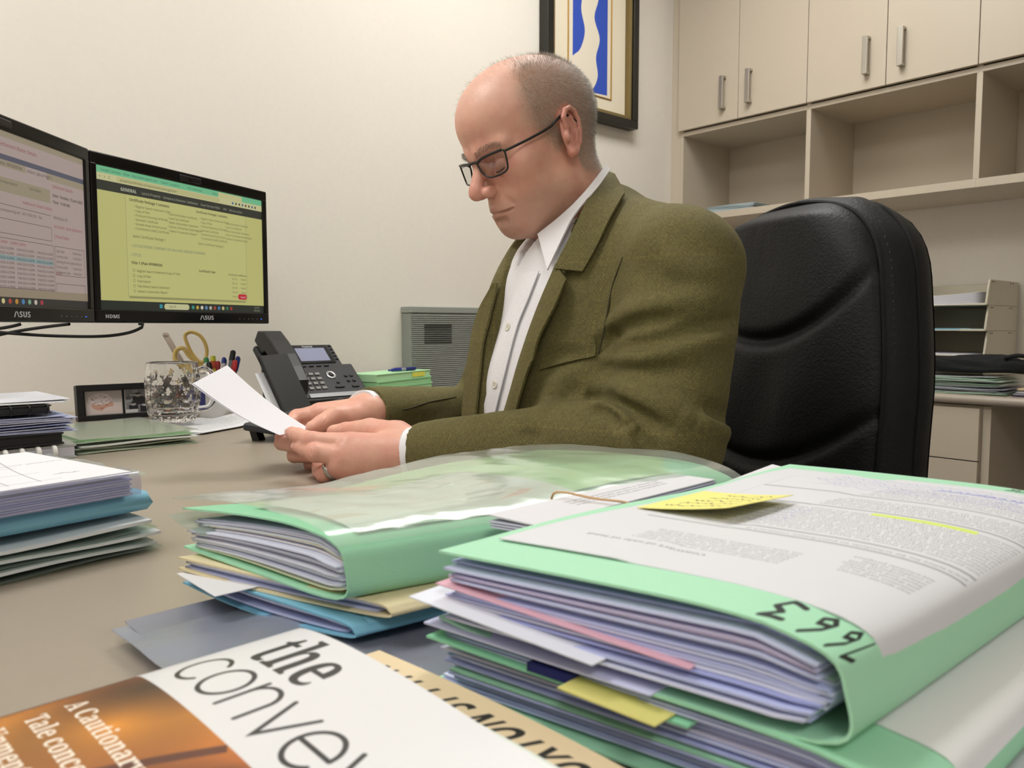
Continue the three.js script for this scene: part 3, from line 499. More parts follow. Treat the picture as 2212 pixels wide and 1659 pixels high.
// -- right-hand stack, from the desk up --
const RX0 = 0.228, RX1 = 0.575;
{
  // clear sleeves at the very bottom, fanned out to the right
  const t = thing('clear_sleeve_pile', 'fanned grey translucent sleeves at the bottom of the tall right-hand stack', 'sleeves', [0.4, DESK, -0.2]);
  for (let k = 0; k < 8; k++) {
    const a = k * 0.006, y = 0.0012 + k * 0.0017;
    part('sleeve', sheet(14, 6, (u, v) => [-0.14 + v * 0.31 + 0.01 * Math.sin(k * 2.3), y + (u > 0.75 ? (u - 0.75) * (0.03 + 0.008 * k) : 0), -0.13 + u * (0.305 - a)], 0.0007), k % 2 ? mat(0xb4b5ba, { roughness: 0.3, transmission: 0.35, thickness: 0 }) : paperOf([0xa7a8ad, 0xc2c2cb, 0xb2a9a4, 0x9f9fa6][k >> 1]), t);
  }
  const f2 = folder('green_folder', 'mint green card folder of papers below the top folder of the right-hand stack', 'folder', {
    x0: RX0 - 0.002, x1: RX1 + 0.005, z0: () => -0.322, z1: () => -0.098, yb: (s, w) => 0.7455 + 0.003 * w, yt: (s, w) => 0.7765 - 0.001 * w + 0.004 * (1 - w), color: mint, sheets: 18, gape: 0.05, tuck: -0.012, skew: 0.045,
    tints: [0xc3caf0, 0xb4bcea, 0xd2d7f2, 0xa9b0dc, 0xc9cff0, 0xbac2ec, 0x9fd4b4, 0xd6daf2, 0xb4bcea, 0x9fc0e2, 0xc4cbf0, 0xd2cfe8], group: 'mint green card folders on the desk' });
  part('label_page', sheet(10, 8, (u, v) => { const p = prof(0.30 + u * 0.20); return f2.W(0.1 + v * 0.8, p.x, p.y, 0.0016); }, 0.0006), paperOf(0xe9e9ea), f2.t);
  const coverTex = canvasTex(1400, 1000, (g, w, h) => {
    g.fillStyle = '#a9dfbd'; g.fillRect(0, 0, w, h);
    for (let i = 0; i < 900; i++) { g.fillStyle = i % 2 ? 'rgba(150,205,172,0.25)' : 'rgba(190,232,205,0.25)'; g.fillRect(rnd() * w, rnd() * h, 6, 2); }
    g.strokeStyle = '#1b2320'; g.lineWidth = 11; g.lineCap = 'round'; g.lineJoin = 'round';   // handwritten number
    const pen = (x, pts) => { g.beginPath(); pts.forEach(([a, b], i) => g[i ? 'lineTo' : 'moveTo'](x + a, 14 + b)); g.stroke(); };
    pen(130, [[0, 14], [58, 2], [30, 66]]); for (const x of [215, 300]) pen(x, [[44, 0], [14, 26], [4, 50], [20, 64], [42, 54], [38, 38], [12, 42]]); pen(388, [[4, 8], [44, 2], [22, 26], [46, 40], [32, 64], [0, 58]]);
    scribble(g, '140 Ormond Rd, Torang', 60, 985, 40, '#232b28', -0.2);
  });
  const f1 = folder('green_folder', 'thick mint green folder on top of the right-hand stack, numbered 7663', 'folder', {
    x0: RX0, x1: RX1, z0: (s) => -0.313 - 0.004 * s, z1: (s) => -0.124 + 0.006 * s, yb: (s, w) => 0.7815 - 0.002 * w, yt: (s, w) => 0.819, color: mint, sheets: 20, gape: 0.12, skew: 0.04, stick: 0.018,
    tints: [0xcdd3f2, 0xb6beec, 0xd8dcf4, 0x9fd4b4, 0xc0c8f0, 0xd2d7f2, 0xaab2e8, 0xdadef4, 0xc4cbf0, 0xb4bcea, 0xced4f2, 0xbcc4ee, 0xd6daf4, 0xb5d0c8, 0xc9d0f0, 0xd6cbe4, 0xc9c4e6, 0xb6beec],
    cover: mat(0xffffff, { map: coverTex, roughness: 0.62, bumpMap: rep(grainTex, 3), bumpScale: 0.0002 }), group: 'mint green card folders on the desk' });
  // text on the cover reads from the far side of the desk: right is towards the open edge, up is towards the camera side
  remap(f1.cover.geometry, (u, v) => [clamp(0.45 - u, 0, 1) / 0.45 * 0.85, 1 - v]);
  const pageTex = canvasTex(1200, 1700, (g, w, h) => {
    g.fillStyle = '#d8d9de'; g.fillRect(0, 0, w, h);
    textLines(g, 330, 300, 190, 7, 24, 20); textLines(g, 620, 240, 330, 6, 25, 21, '#88888c'); text(g, 'Contract of sale of land', 760, 190, 26, '#77777c', 'serif', 'bold');
    for (const y of [520, 590, 1010, 1250]) { g.fillStyle = '#9c9ca4'; g.fillRect(230, y, w - 330, 13); }
    textLines(g, 250, 562, 560, 1, 26, 22); textLines(g, 245, 645, 640, 13, 27, 24, '#8d8d93'); textLines(g, 245, 1060, 560, 6, 27, 24, '#8d8d93'); textLines(g, 260, 1300, 520, 8, 27, 23, '#96969c');
    g.fillStyle = '#d3ea63'; g.fillRect(430, 960, 260, 34);
    for (let i = 0; i < 7; i++) squiggle(g, 380 + rnd() * 120, 1390 + i * 38, 560 + rnd() * 100, 22, '#8f95cf', 3);
    for (let i = 0; i < 5; i++) squiggle(g, 820, 700 + i * 50, 200, 18, '#8f95cf', 3);
    scribble(g, 'Offer accepted', 300, 1560, 54, '#7d84c6'); g.strokeStyle = '#c9c9ce'; g.lineWidth = 4; g.strokeRect(230, 520, 870, 1010);
  });
  const page = part('contract_page', remap(sheet(26, 14, (u, v) => { const p = prof(0.018 + u * 0.452); return f1.W(0.085 + v * 0.85, p.x, p.y, 0.0016 + 0.0012 * Math.sin(v * 9 + u * 3) * (u < 0.3 ? 1 : 0.1)); }, 0.0006), (u, v) => [1 - u, 1 - v]), mat(0xffffff, { map: pageTex, roughness: 0.7 }), f1.t);
  const note = canvasTex(256, 256, (g, w, h) => { g.fillStyle = '#efe98a'; g.fillRect(0, 0, w, h); for (let i = 0; i < 5; i++) squiggle(g, 30, 50 + i * 40, 190 - i * 14, 22, '#5c5a4a', 4); });
  part('sticky_note', remap(sheet(8, 8, (u, v) => { const p = prof(0.03 + u * 0.10); return f1.W(0.38 + v * 0.2, p.x, p.y, 0.0028 + 0.004 * u * u + 0.003 * (1 - v) * u); }, 0.0004), (u, v) => [1 - u, 1 - v]), mat(0xffffff, { map: note, roughness: 0.75 }), f1.t, 'yellow sticky note with handwriting');
  // protruding inserts on the front face
  const ins = (nm, w0, w1, f, s0, c, lab, th = 0.0006, dy = 0) => part(nm, sheet(10, 3, (u, v) => f1.W(s0 + v * 0.2, lerp(w0, w1, u), f + dy * u, -0.004 * (1 - v) * (dy ? 1 : 0)), th), paperOf(c), f1.t, lab);
  ins('index_tab', 0.30, 0.42, -0.14, -0.012, 0x131a5e, 'navy blue index tab', 0.004);
  ins('sticky_flag', 0.42, 0.66, -0.06, -0.035, 0xd9d27f, 'pale yellow paper flag', 0.0007, -0.06);
  ins('loose_sheet', -0.05, 0.5, 0.47, -0.028, 0xdfe3ee, 'white sheet sticking out of the open edge', 0.0007, -0.18);
  ins('loose_sheet', 0.0, 0.7, 0.66, -0.006, 0xd9a9b8, 'pink-edged sheet', 0.0005, -0.2);
  ins('loose_sheet', -0.03, 0.62, 0.1, -0.012, 0xc9cceb, 'lavender sheet low in the folder', 0.0009, -0.02);
  ins('loose_sheet', -0.03, 0.7, -0.1, -0.008, 0x8fd3ad, 'green divider card low in the folder', 0.0012, -0.05);
  // white sheet half under the folder at its open side
  const u = part('paper_sheet', sheet(4, 6, (a, b) => [0.47 + b * 0.115, 0.8145 + 0.002 * a, -0.318 - a * 0.02 * b], 0.0008), paperMat, f1.t); u.visible = true; u.position.set(-f1.t.position.x, -f1.t.position.y, -f1.t.position.z);
}
// -- left-hand stack --
{
  const zo = (s) => -0.574 + 0.012 * s, zs = (s) => -0.405 + 0.055 * s;
  const slv = thing('grey_sleeve_pile', 'empty grey-blue plastic sleeves lying on the desk under the blue folder', 'sleeves', [0.33, DESK, -0.47]);
  for (let k = 0; k < 6; k++) { const r = (k - 2.5) * 0.02; part('sleeve', sheet(16, 10, (u, v) => { const X = -0.155 + v * 0.33, Z = -0.085 + u * 0.2; return [X + r * Z - 0.008 * k, 0.0012 + k * 0.0018 + 0.0024 * (1 + Math.sin(u * 7 + k * 2 + v * 4) + 0.6 * Math.sin(u * 15 - v * 9 + k)) * (k / 6), Z - r * X + 0.004 * k]; }, 0.0006), k % 3 === 1 ? mat(0xb4b7c6, { roughness: 0.3, transmission: 0.6, thickness: 0 }) : plastic(0xcfd4e0, { roughness: 0.22, transmission: 0.7 }), slv); }
  const bf = folder('blue_folder', 'thin sky blue card folder under the manila folder of the left stack', 'folder', { x0: 0.188, x1: 0.53, z0: (s) => -0.566 + 0.01 * s, z1: (s) => -0.398 + 0.03 * s, yb: (s, w) => 0.7475 - 0.004 * Math.sin(Math.PI * w) * (1 - s), yt: (s, w) => 0.7572 - 0.001 * w, color: 0x7cb8d4, sheets: 3, gape: 0.0, skew: 0.04 });
  const marks = canvasTex(128, 128, (g, w, h) => { g.clearRect(0, 0, w, h); g.fillStyle = '#7cb8d4'; g.fillRect(0, 0, w, h); scribble(g, '7K', 20, 90, 80, '#22303a'); });
  part('marker_writing', remap(sheet(5, 5, (a, b) => { const p = prof(0.36 + a * 0.1); return bf.W(0.03 + b * 0.13, p.x, p.y, 0.0014); }, 0.0003), (a, b) => [1 - a, 1 - b]), mat(0xffffff, { map: marks, roughness: 0.62 }), bf.t);
  const ws = thing('white_sheet', 'white sheet peeping out between the manila and blue folders', 'paper', [0.3, 0.758, -0.52]);
  part('sheet', sheet(8, 4, (u, v) => [-0.118 + v * 0.2, 0.0012 - 0.002 * (1 - u) * (1 - v), -0.04 + u * 0.07], 0.0005), paperMat, ws); part('rear_sheet', sheet(8, 4, (u, v) => [-0.06 + v * 0.2, 0.0022, -0.04 + u * 0.11], 0.0005), paperMat, ws);
  folder('manila_folder', 'cream manila folder under the left mint green folder', 'folder', { x0: 0.184, x1: 0.53, z0: (s) => -0.563 + 0.012 * s, z1: (s) => -0.385 + 0.03 * s, yb: (s, w) => 0.7594 - 0.0015 * Math.sin(Math.PI * w) * (1 - s), yt: (s, w) => 0.7672 + 0.001 * w, color: 0xe3d5ae, sheets: 4, gape: 0.0, skew: 0.06 });
  const gf = folder('green_folder', 'mint green folder under clear plastic on the left stack, nearest his hands', 'folder', {
    x0: 0.192, x1: 0.525, z0: zo, z1: zs, yb: (s, w) => 0.7695 + 0.0015 * Math.sin(w * 5), yt: (s, w) => 0.8 - 0.006 * Math.exp(-(((s - 0.28) / 0.16) ** 2)) * (1 - w) + 0.006 * sstep(0.4, 0.8, s) + 0.007 * Math.sin(w * 2.2), color: mint, sheets: 20, gape: 0.22, skew: 0.035, stick: 0.01, tuck: -0.02,
    tints: [0xe9e6c8, 0xdfe6f0, 0xe6e8f6, 0xd5daf0, 0xbfc4e0, 0xe4e8f4, 0xccd2ec, 0xe9ebf6, 0xd8dcf0, 0xb9bfe0, 0xe3e6f6, 0xcfd4f0, 0xdfe2f5, 0xeceaf0, 0xa9aee0], group: 'mint green card folders on the desk' });
  // clear sleeve lying over it
  const sl = thing('clear_plastic_sleeve', 'wrinkled clear plastic sleeve draped over the left mint green folder', 'sleeve', [gf.t.position.x, 0.80, gf.t.position.z]);
  const over = (u, v, lift) => { const p = prof(-0.0 + u * 0.40), q = gf.W(-0.01 + v * 1.03, p.x, p.y, lift); return [q[0], q[1] + gf.t.position.y - 0.80, q[2] - 0.012 * (1 - u)]; };
  const crease = (u, v) => 0.0016 * (1 + fbm(u * 5, v * 9, 2.2, 3) * 1.6) + 0.0025 * (1 - u) * Math.abs(Math.sin(v * 7)) * 0.6;
  part('front_film', sheet(60, 70, (u, v) => over(u, v, 0.0042 + crease(u, v) * 0.8), 0.0003), plastic(0xf6faf7, { roughness: 0.17 }), sl);
  part('green_sheet', sheet(12, 12, (u, v) => over(0.08 + u * 0.7, 0.34 + v * 0.63, 0.0018 + 0.0006 * Math.sin(u * 5 + v * 6)), 0.0004), paperOf(0xb5d6a0), sl);
  const misc = canvasTex(512, 512, (g, w, h) => { g.fillStyle = '#d5d8d2'; g.fillRect(0, 0, w, h); for (let i = 0; i < 26; i++) { g.fillStyle = ['#c9b9a4', '#b5cbb8', '#e6e6e4', '#a9aaa6', '#d9b3a6', '#9fc0ac', '#efefee'][i % 7]; g.beginPath(); const x = rnd() * w, y = rnd() * h; g.moveTo(x, y); for (let k = 0; k < 5; k++) g.lineTo(x + (rnd() - 0.3) * 60, y + (rnd() - 0.2) * 190); g.fill(); } });
  part('enclosed_print', sheet(12, 12, (u, v) => over(0.3 + u * 0.55, 0.06 + v * 0.5, 0.0028 + 0.0005 * Math.sin(v * 9)), 0.0004), mat(0xffffff, { map: misc, roughness: 0.5 }), sl);
  const crumple = (nm, pts, c) => part(nm, sheet(10, 6, (u, v) => { const a = V(...pts[0]).lerp(V(...pts[1]), u), b = V(...pts[3]).lerp(V(...pts[2]), u), p = a.lerp(b, v); return [p.x, p.y + 0.003 * fbm(u * 4, v * 4, 1, 2), p.z]; }, 0.0003), plastic(c, { roughness: 0.2 }), sl);
  crumple('sleeve_corner', [[-0.175, -0.006, -0.105], [-0.165, -0.014, -0.07], [-0.02, -0.006, -0.06], [-0.03, 0.0, -0.11]], 0xe6ece8);
  // leaflet with a rubber band on the spine side
  const lf = thing('leaflet_bundle', 'bundle of white leaflets held by a rubber band beside the left folder', 'leaflets', [0.375, 0.806, -0.352], 0.05);
  for (let k = 0; k < 4; k++) part('leaflet', sheet(10, 4, (u, v) => [-0.06 + u * 0.2, 0.0008 + k * 0.0016 - 0.003 * (1 - v) * (k < 3 ? 1 : 0.2), -0.026 + v * 0.042 - k * 0.001], 0.001), k === 3 ? mat(0xffffff, { roughness: 0.7, map: canvasTex(512, 128, (g, w, h) => { g.fillStyle = '#d9d9de'; g.fillRect(0, 0, w, h); textLines(g, 150, 60, 250, 3, 16, 13, '#6a6a70'); }) }) : paperOf(0xd5d8ea), lf);
  part('rubber_band', tube([[0.005, 0.0085, -0.032], [0.012, 0.0088, 0.0], [0.018, 0.0075, 0.026], [0.018, 0.002, 0.028], [0.014, -0.0012, 0.0], [0.006, -0.001, -0.033]], 0.0009, 40, 6, true), mat(0xc9a377, { roughness: 0.6 }), lf);
}
// -- magazine and manila folder in the front --
{
  const rot = 3 * Math.PI / 180;
  const ps = thing('paper_stack', 'low stack of white papers under the buff folder in the foreground', 'papers', [0.06, DESK, -0.24], rot);
  for (let k = 0; k < 9; k++) { const j = rr(-0.003, 0.003); part('sheet', sheet(6, 4, (u, v) => [-0.14 + u * 0.285 + j, 0.0008 + k * 0.00155, -0.105 + v * 0.215 + j], 0.0012), paperOf(paperTints[k % 7]), ps); }
  const mf = thing('manila_folder', 'buff manila folder with black handwriting, under the magazine', 'folder', [0.209, 0.7445, -0.355], 0);
  const wr = canvasTex(1024, 256, (g, w, h) => { g.fillStyle = '#e2cda8'; g.fillRect(0, 0, w, h); scribble(g, 'OUR: BUXTON ST PTPN', 30, 226, 84, '#23211d', -0.3); });
  part('lower_cover', sheet(10, 6, (u, v) => [-0.26 + v * 0.28, 0.0012, u * 0.23], 0.0012), mat(0xdcc7a0, { roughness: 0.65 }), mf);
  for (let k = 0; k < 5; k++) part('sheet', sheet(10, 4, (u, v) => [-0.25 + v * 0.262, 0.0028 + k * 0.0015, 0.002 + u * 0.225], 0.001), paperOf(paperTints[k]), mf);
  part('upper_cover', remap(sheet(16, 8, (u, v) => [-0.25 + v * 0.27 - 0.01 * (1 - u) * v, 0.0115 + 0.004 * Math.sin(u * 3), u * 0.23], 0.0012), (u, v) => [1 - u, clamp((1 - v) / 0.3, 0, 1)]), mat(0xffffff, { map: wr, roughness: 0.65 }), mf);
  const pg = thing('white_sheets', 'pale green-white sheets between magazine and buff folder', 'papers', [0.195, 0.7605, -0.36], rot);
  for (let k = 0; k < 2; k++) part('sheet', sheet(14, 4, (u, v) => [-0.26 + v * (0.258 - 0.003 * k), 0.0012 + k * 0.0012 + 0.0035 * Math.sin(u * 3), 0.012 + u * 0.21], 0.0007), paperOf(k ? 0xeef0ee : 0xdfe6dc), pg);

  const W = 0.21, H = 0.29, mag = thing('magazine', 'magazine with a white masthead and an orange brown cover photo', 'magazine', [0.180, 0.7665, -0.375], rot);
  const tex = canvasTex(1050, 1450, (g, w, h) => {
    g.fillStyle = '#dedee0'; g.fillRect(0, 0, w, h);
    g.save(); g.translate(70, 190); g.scale(0.74, 1); text(g, 'the', 60, 0, 215, '#17171a', 'serif', 'bold'); g.restore();
    g.save(); g.translate(56, 342); g.scale(0.86, 1); g.font = '215px sans-serif';  g.strokeStyle = '#1c1c20'; g.lineWidth = 9; g.restore();
    g.save(); g.strokeStyle = '#1d1d21'; g.lineWidth = 11; g.lineCap = 'round'; const yb = 345, xh = 118; let x = 70;   // thin round lettering drawn as strokes
    const arc = (cx, cy, rx, ry, a, b) => { g.beginPath(); g.ellipse(cx, cy, rx, ry, 0, a, b); g.stroke(); }, ln = (...p) => { g.beginPath(); g.moveTo(p[0], p[1]); for (let i = 2; i < p.length; i += 2) g.lineTo(p[i], p[i + 1]); g.stroke(); };
    const c = (X) => arc(X + 48, yb - xh / 2, 48, xh / 2, 0.75, 2 * Math.PI - 0.75), o = (X) => arc(X + 52, yb - xh / 2, 52, xh / 2, 0, 6.3);
    c(x); x += 105; o(x); x += 130; ln(x, yb, x, yb - xh); arc(x + 42, yb - xh + 46, 42, 46, Math.PI, 2 * Math.PI); ln(x + 84, yb - xh + 46, x + 84, yb); x += 112; ln(x, yb - xh, x + 48, yb, x + 96, yb - xh); x += 118; arc(x + 52, yb - xh / 2, 52, xh / 2, 0.7, 2 * Math.PI); ln(x, yb - xh / 2, x + 104, yb - xh / 2); x += 126; ln(x, yb - xh, x + 46, yb); ln(x + 96, yb - xh, x + 26, yb + 60); x += 120; o(x); ln(x + 104, yb - xh, x + 104, yb); x += 132; ln(x, yb, x, yb - xh); arc(x + 42, yb - xh + 46, 42, 46, Math.PI, 2 * Math.PI); ln(x + 84, yb - xh + 46, x + 84, yb); x += 108; c(x); g.restore();
    const y0 = 395, gr = g.createLinearGradient(0, y0, w, y0 + 500); gr.addColorStop(0, '#c96f1d'); gr.addColorStop(0.25, '#d98a22'); gr.addColorStop(0.55, '#8f3f1c'); gr.addColorStop(1, '#5c2415'); g.fillStyle = gr; g.fillRect(0, y0, w, h - y0);
    const blob = (X, Y, r, c2) => { const q = g.createRadialGradient(X, Y, 0, X, Y, r); q.addColorStop(0, c2); q.addColorStop(1, 'rgba(0,0,0,0)'); g.fillStyle = q; g.fillRect(0, y0, w, h - y0); };
    blob(120, 400, 190, 'rgba(46,26,18,0.9)'); blob(40, 720, 330, 'rgba(226,150,40,0.75)'); blob(250, 520, 220, 'rgba(235,150,35,0.8)'); blob(560, 560, 160, 'rgba(90,32,18,0.8)'); blob(620, 470, 110, 'rgba(28,22,18,0.95)'); g.strokeStyle = 'rgba(70,28,16,0.8)'; g.lineWidth = 26; g.beginPath(); g.moveTo(240, 1100); g.quadraticCurveTo(330, 700, 480, 400); g.stroke();
    g.strokeStyle = '#c99a3a'; g.lineWidth = 5; for (let i = 0; i < 6; i++) { g.beginPath(); g.arc(600 + i * 14, 480 + (i % 3) * 26, 12, 0.3 * i, 2 + 0.4 * i); g.stroke(); }
    ['A Cautionary', 'Tale concerning', 'Unmentionables', 'Their Client', 'and the Law'].forEach((s, i) => text(g, s, 75 + i * 6, 560 + i * 74, 56, '#f3e9da', 'serif', 'bold'));
    g.fillStyle = '#3a2018'; g.fillRect(0, y0, 16, h - y0);
  });
  const surf = (u, v, k) => [-H + v * H, 0.0055 - 0.0007 * k + (0.007 * Math.sin(Math.PI * Math.pow(u, 0.6)) - 0.003 * u * u) * (0.35 + 0.65 * v) * (1 - 0.04 * k), u * W * (1 - 0.004 * k) + 0.001 * k];
  for (let k = 6; k >= 1; k--) part('page', sheet(24, 6, (u, v) => surf(u, v * 0.998, k), 0.0004), paperOf(k % 2 ? 0xf1efe9 : 0xe6e2dc), mag);
  part('cover', remap(sheet(34, 10, (u, v) => surf(u, v, 0), 0.0004), (u, v) => [u, v]), mat(0xffffff, { map: tex, roughness: 0.35, clearcoat: 0.3, clearcoatRoughness: 0.3 }), mag);
}
// -- papers by the left picture edge --
{
  const a = thing('sleeve_bundle', 'clear plastic sleeves held by a rubber band, lowest of the left edge pile', 'sleeves', [0.03, DESK + 0.0012, -0.80], 0.17);
  for (let k = 0; k < 6; k++) part('sleeve', sheet(12, 6, (u, v) => [-0.155 + u * 0.335 - 0.004 * (k % 3), 0.0018 + k * 0.0046 + 0.0014 * Math.sin(u * 9 + k), -0.095 + v * 0.2 - 0.003 * (k % 2)], k % 2 ? 0.0028 : 0.0004), k % 2 ? paperOf(0xdfe3e6) : plastic(0xe0ebe6), a);
  part('rubber_band', tube([[0.018, 0.0285, -0.1], [0.02, 0.029, 0.0], [0.022, 0.028, 0.108], [0.022, 0.012, 0.1115], [0.022, 0.0006, 0.107], [0.02, 0.0004, 0.0], [0.018, 0.0006, -0.1], [0.018, 0.012, -0.105]], 0.0016, 60, 6, true).scale(1, 1, 1), mat(0xd8b98f, { roughness: 0.6 }), a);
  const b = thing('blue_folder', 'light blue card folder in the pile at the left picture edge', 'folder', [0.02, DESK + 0.0335, -0.80], 0.2);
  part('cover', sheet(20, 4, (u, v) => [-0.16 + v * 0.345, 0.0012 + 0.0155 * (u < 0.45 ? 0 : u > 0.55 ? 1 : sstep(0.45, 0.55, u)), 0.1 * (1 - Math.pow(Math.abs(u - 0.5) * 2, 3)) - 0.105 * Math.pow(Math.abs(u - 0.5) * 2, 1) + 0.0], 0.0012), mat(0x84bfd6, { roughness: 0.6 }), b);
  for (let k = 0; k < 5; k++) part('sheet', sheet(8, 4, (u, v) => [-0.155 + u * 0.32, 0.0036 + k * 0.0024, -0.098 + v * 0.165], 0.0014), paperOf(paperTints[k]), b);
  const c = thing('document_stack', 'stack of white forms in a plastic sleeve topping the left edge pile', 'papers', [0.02, DESK + 0.052, -0.795], 0.22);
  const form = canvasTex(1000, 700, (g, w, h) => { g.fillStyle = '#dcdbe0'; g.fillRect(0, 0, w, h); g.strokeStyle = '#8d8c94'; g.lineWidth = 3; for (let i = 0; i < 6; i++) { g.beginPath(); g.moveTo(420 + i * 75, 60); g.bezierCurveTo(430 + i * 75, 250, 440 + i * 80, 420, 500 + i * 75, 600); g.stroke(); text(g, 'Total', 470 + i * 75, 640, 18, '#77767e'); } for (let j = 0; j < 4; j++) { g.beginPath(); g.moveTo(300, 90 + j * 150); g.lineTo(850, 70 + j * 150); g.stroke(); } text(g, 'Memory Statement', 800, 420, 22, '#5d5c64'); squiggle(g, 860, 150, 70, 26, '#4b4b52', 4); });
  for (let k = 0; k < 9; k++) part('sheet', sheet(10, 6, (u, v) => [-0.16 + u * 0.325 - 0.002 * (k % 2), 0.0014 + k * 0.0021 + 0.004 * (1 - v) * (1 - u) * 0 + (k > 6 ? 0.002 * v : 0), -0.105 + v * 0.205], 0.0015), k === 8 ? mat(0xffffff, { map: form, roughness: 0.75 }) : paperOf(paperTints[k % 7]), c);
  part('plastic_edge', sheet(24, 8, (u, v) => [0.14 + v * 0.045, 0.012 + 0.004 * fbm(u * 9, v * 3, 4, 3) + 0.003 * v, -0.1 + u * 0.19], 0.0004), plastic(0xeef2f2), c);
  part('plastic_edge', sheet(24, 6, (u, v) => [-0.16 + u * 0.33, 0.021 - 0.02 * v * v, 0.1 + 0.006 * Math.sin(v * 2)], 0.0004), plastic(0xeeeef6), c);

  // pile with the spiral notebook
  const P = [0.10, DESK, -1.42], TH = 0.06;
  const bk = (name, label, cat, y, h, w, d, jx, jz, cover, o = {}) => { const t = thing(name, label, cat, [P[0] + jx, DESK + y, P[2] + jz], TH + (o.turn ?? 0)); part('cover', [box(w, h * 0.16, d, 0, 0, 0, 0.0006), box(w, h * 0.16, d, 0, h * 0.84, 0, 0.0006)], cover, t); part('page_block', box(w - 0.004, h * 0.66, d - 0.004, 0, h * 0.17, 0, 0.0006), o.pages ?? paperOf(0xd9dae6), t); return t; };
  const cb = bk('comb_bound_book', 'clear-covered report with a white plastic comb binding, lowest in its pile', 'book', 0, 0.022, 0.34, 0.2, 0.015, 0, mat(0xb6bab8, { roughness: 0.25 }));
  for (let k = 0; k < 15; k++) part('comb_ring', new THREE.TorusGeometry(0.0085, 0.003, 8, 14).scale(1, 1, 1.2).rotateY(Math.PI / 2).translate(-0.155 + k * 0.021, 0.0125, 0.101), mat(0xecece8, { roughness: 0.35 }), cb);
  bk('black_book', 'black bound book between white papers in the left pile', 'book', 0.024, 0.018, 0.335, 0.2, 0.0, 0.006, mat(0x141416, { roughness: 0.5 }), { pages: mat(0x1c1c1f, { roughness: 0.7 }) });
  const wd = thing('document_stack', 'white documents between the black book and the spiral notebook', 'papers', [P[0], DESK + 0.0425, P[2]], TH);
  for (let k = 0; k < 9; k++) { const j = rr(-0.006, 0.014); part('sheet', sheet(10, 4, (u, v) => [-0.17 + u * (0.345 + j), 0.0012 + k * 0.0029 + 0.0018 * Math.sin(u * 4 + k) * u, -0.098 + v * 0.2], 0.0012), paperOf(paperTints[k % 7]), wd); }
  const sn = bk('spiral_notebook', 'black spiral-bound notebook near the top of the left pile', 'notebook', 0.071, 0.0125, 0.325, 0.19, -0.008, 0.004, mat(0x17171c, { roughness: 0.4 }), { pages: mat(0x2a2a33, { roughness: 0.7 }) });
  for (let k = 0; k < 14; k++) part('spiral_ring', new THREE.TorusGeometry(0.0068, 0.0011, 6, 16).rotateY(Math.PI / 2 + 0.12).translate(-0.15 + k * 0.0235, 0.0065, 0.095), mat(0x0d0d10, { roughness: 0.3 }), sn);
  const tp = thing('paper_sheaf', 'few white sheets topping the spiral notebook pile', 'papers', [P[0], DESK + 0.084, P[2]], TH);
  for (let k = 0; k < 4; k++) part('sheet', sheet(10, 4, (u, v) => [-0.17 + u * 0.345 + k * 0.004, 0.0008 + k * 0.0016 + 0.002 * Math.sin(u * 3 + k) * u, -0.1 + v * 0.19 - 0.004 * k], 0.0007), paperOf([0xeceef4, 0xdfe6dd, 0xf2f2f4, 0xe6e8f2][k]), tp);

  // pale green files in plastic beside it
  const gfp = thing('plastic_covered_files', 'pale green files in clear plastic between the notebook pile and glass mug', 'files', [0.375, DESK, -1.50], 0.04);
  for (let k = 0; k < 9; k++) { const j = rr(-0.006, 0.006), m = k === 8 ? 2 : k % 2; part(m ? 'plastic_cover' : 'file', sheet(12, 6, (u, v) => [-0.085 - 0.01 * (1 - v) + u * 0.185 + j, 0.0016 + k * 0.0027 + 0.001 * Math.sin(u * 6 + k), -0.12 + v * 0.26 + j], m ? 0.0005 : 0.0022), m ? plastic(0xe8f1e6, { roughness: 0.22 }) : paperOf([0xc5d4bd, 0xd2dbcb, 0xdcdcd8, 0xbccdb6, 0xd3d9cc][k >> 1]), gfp); }
  // crumpled loose papers under the mug
  const lp = thing('loose_papers', 'crumpled white printed papers under the glass mug', 'papers', [0.575, DESK, -1.565], 0.5);
  const print = canvasTex(512, 512, (g, w, h) => { g.fillStyle = '#dcdce0'; g.fillRect(0, 0, w, h); textLines(g, 60, 80, 380, 15, 26, 16, '#8a8a90'); });
  for (let k = 0; k < 3; k++) part('sheet', sheet(18, 14, (u, v) => { const X = -0.1 + u * 0.21, Z = -0.11 + v * 0.17, e = sstep(0.45, 1, u) * (0.35 + 0.65 * v); return [X + 0.004 * k, 0.0006 + k * 0.0016 + e * (0.004 + 0.003 * k) * (1 + Math.sin(u * 9 + v * 6 + k)), Z + 0.006 * k]; }, 0.0005), k === 2 ? mat(0xffffff, { map: print, roughness: 0.75 }) : paperOf(0xeeeef2), lp);
}
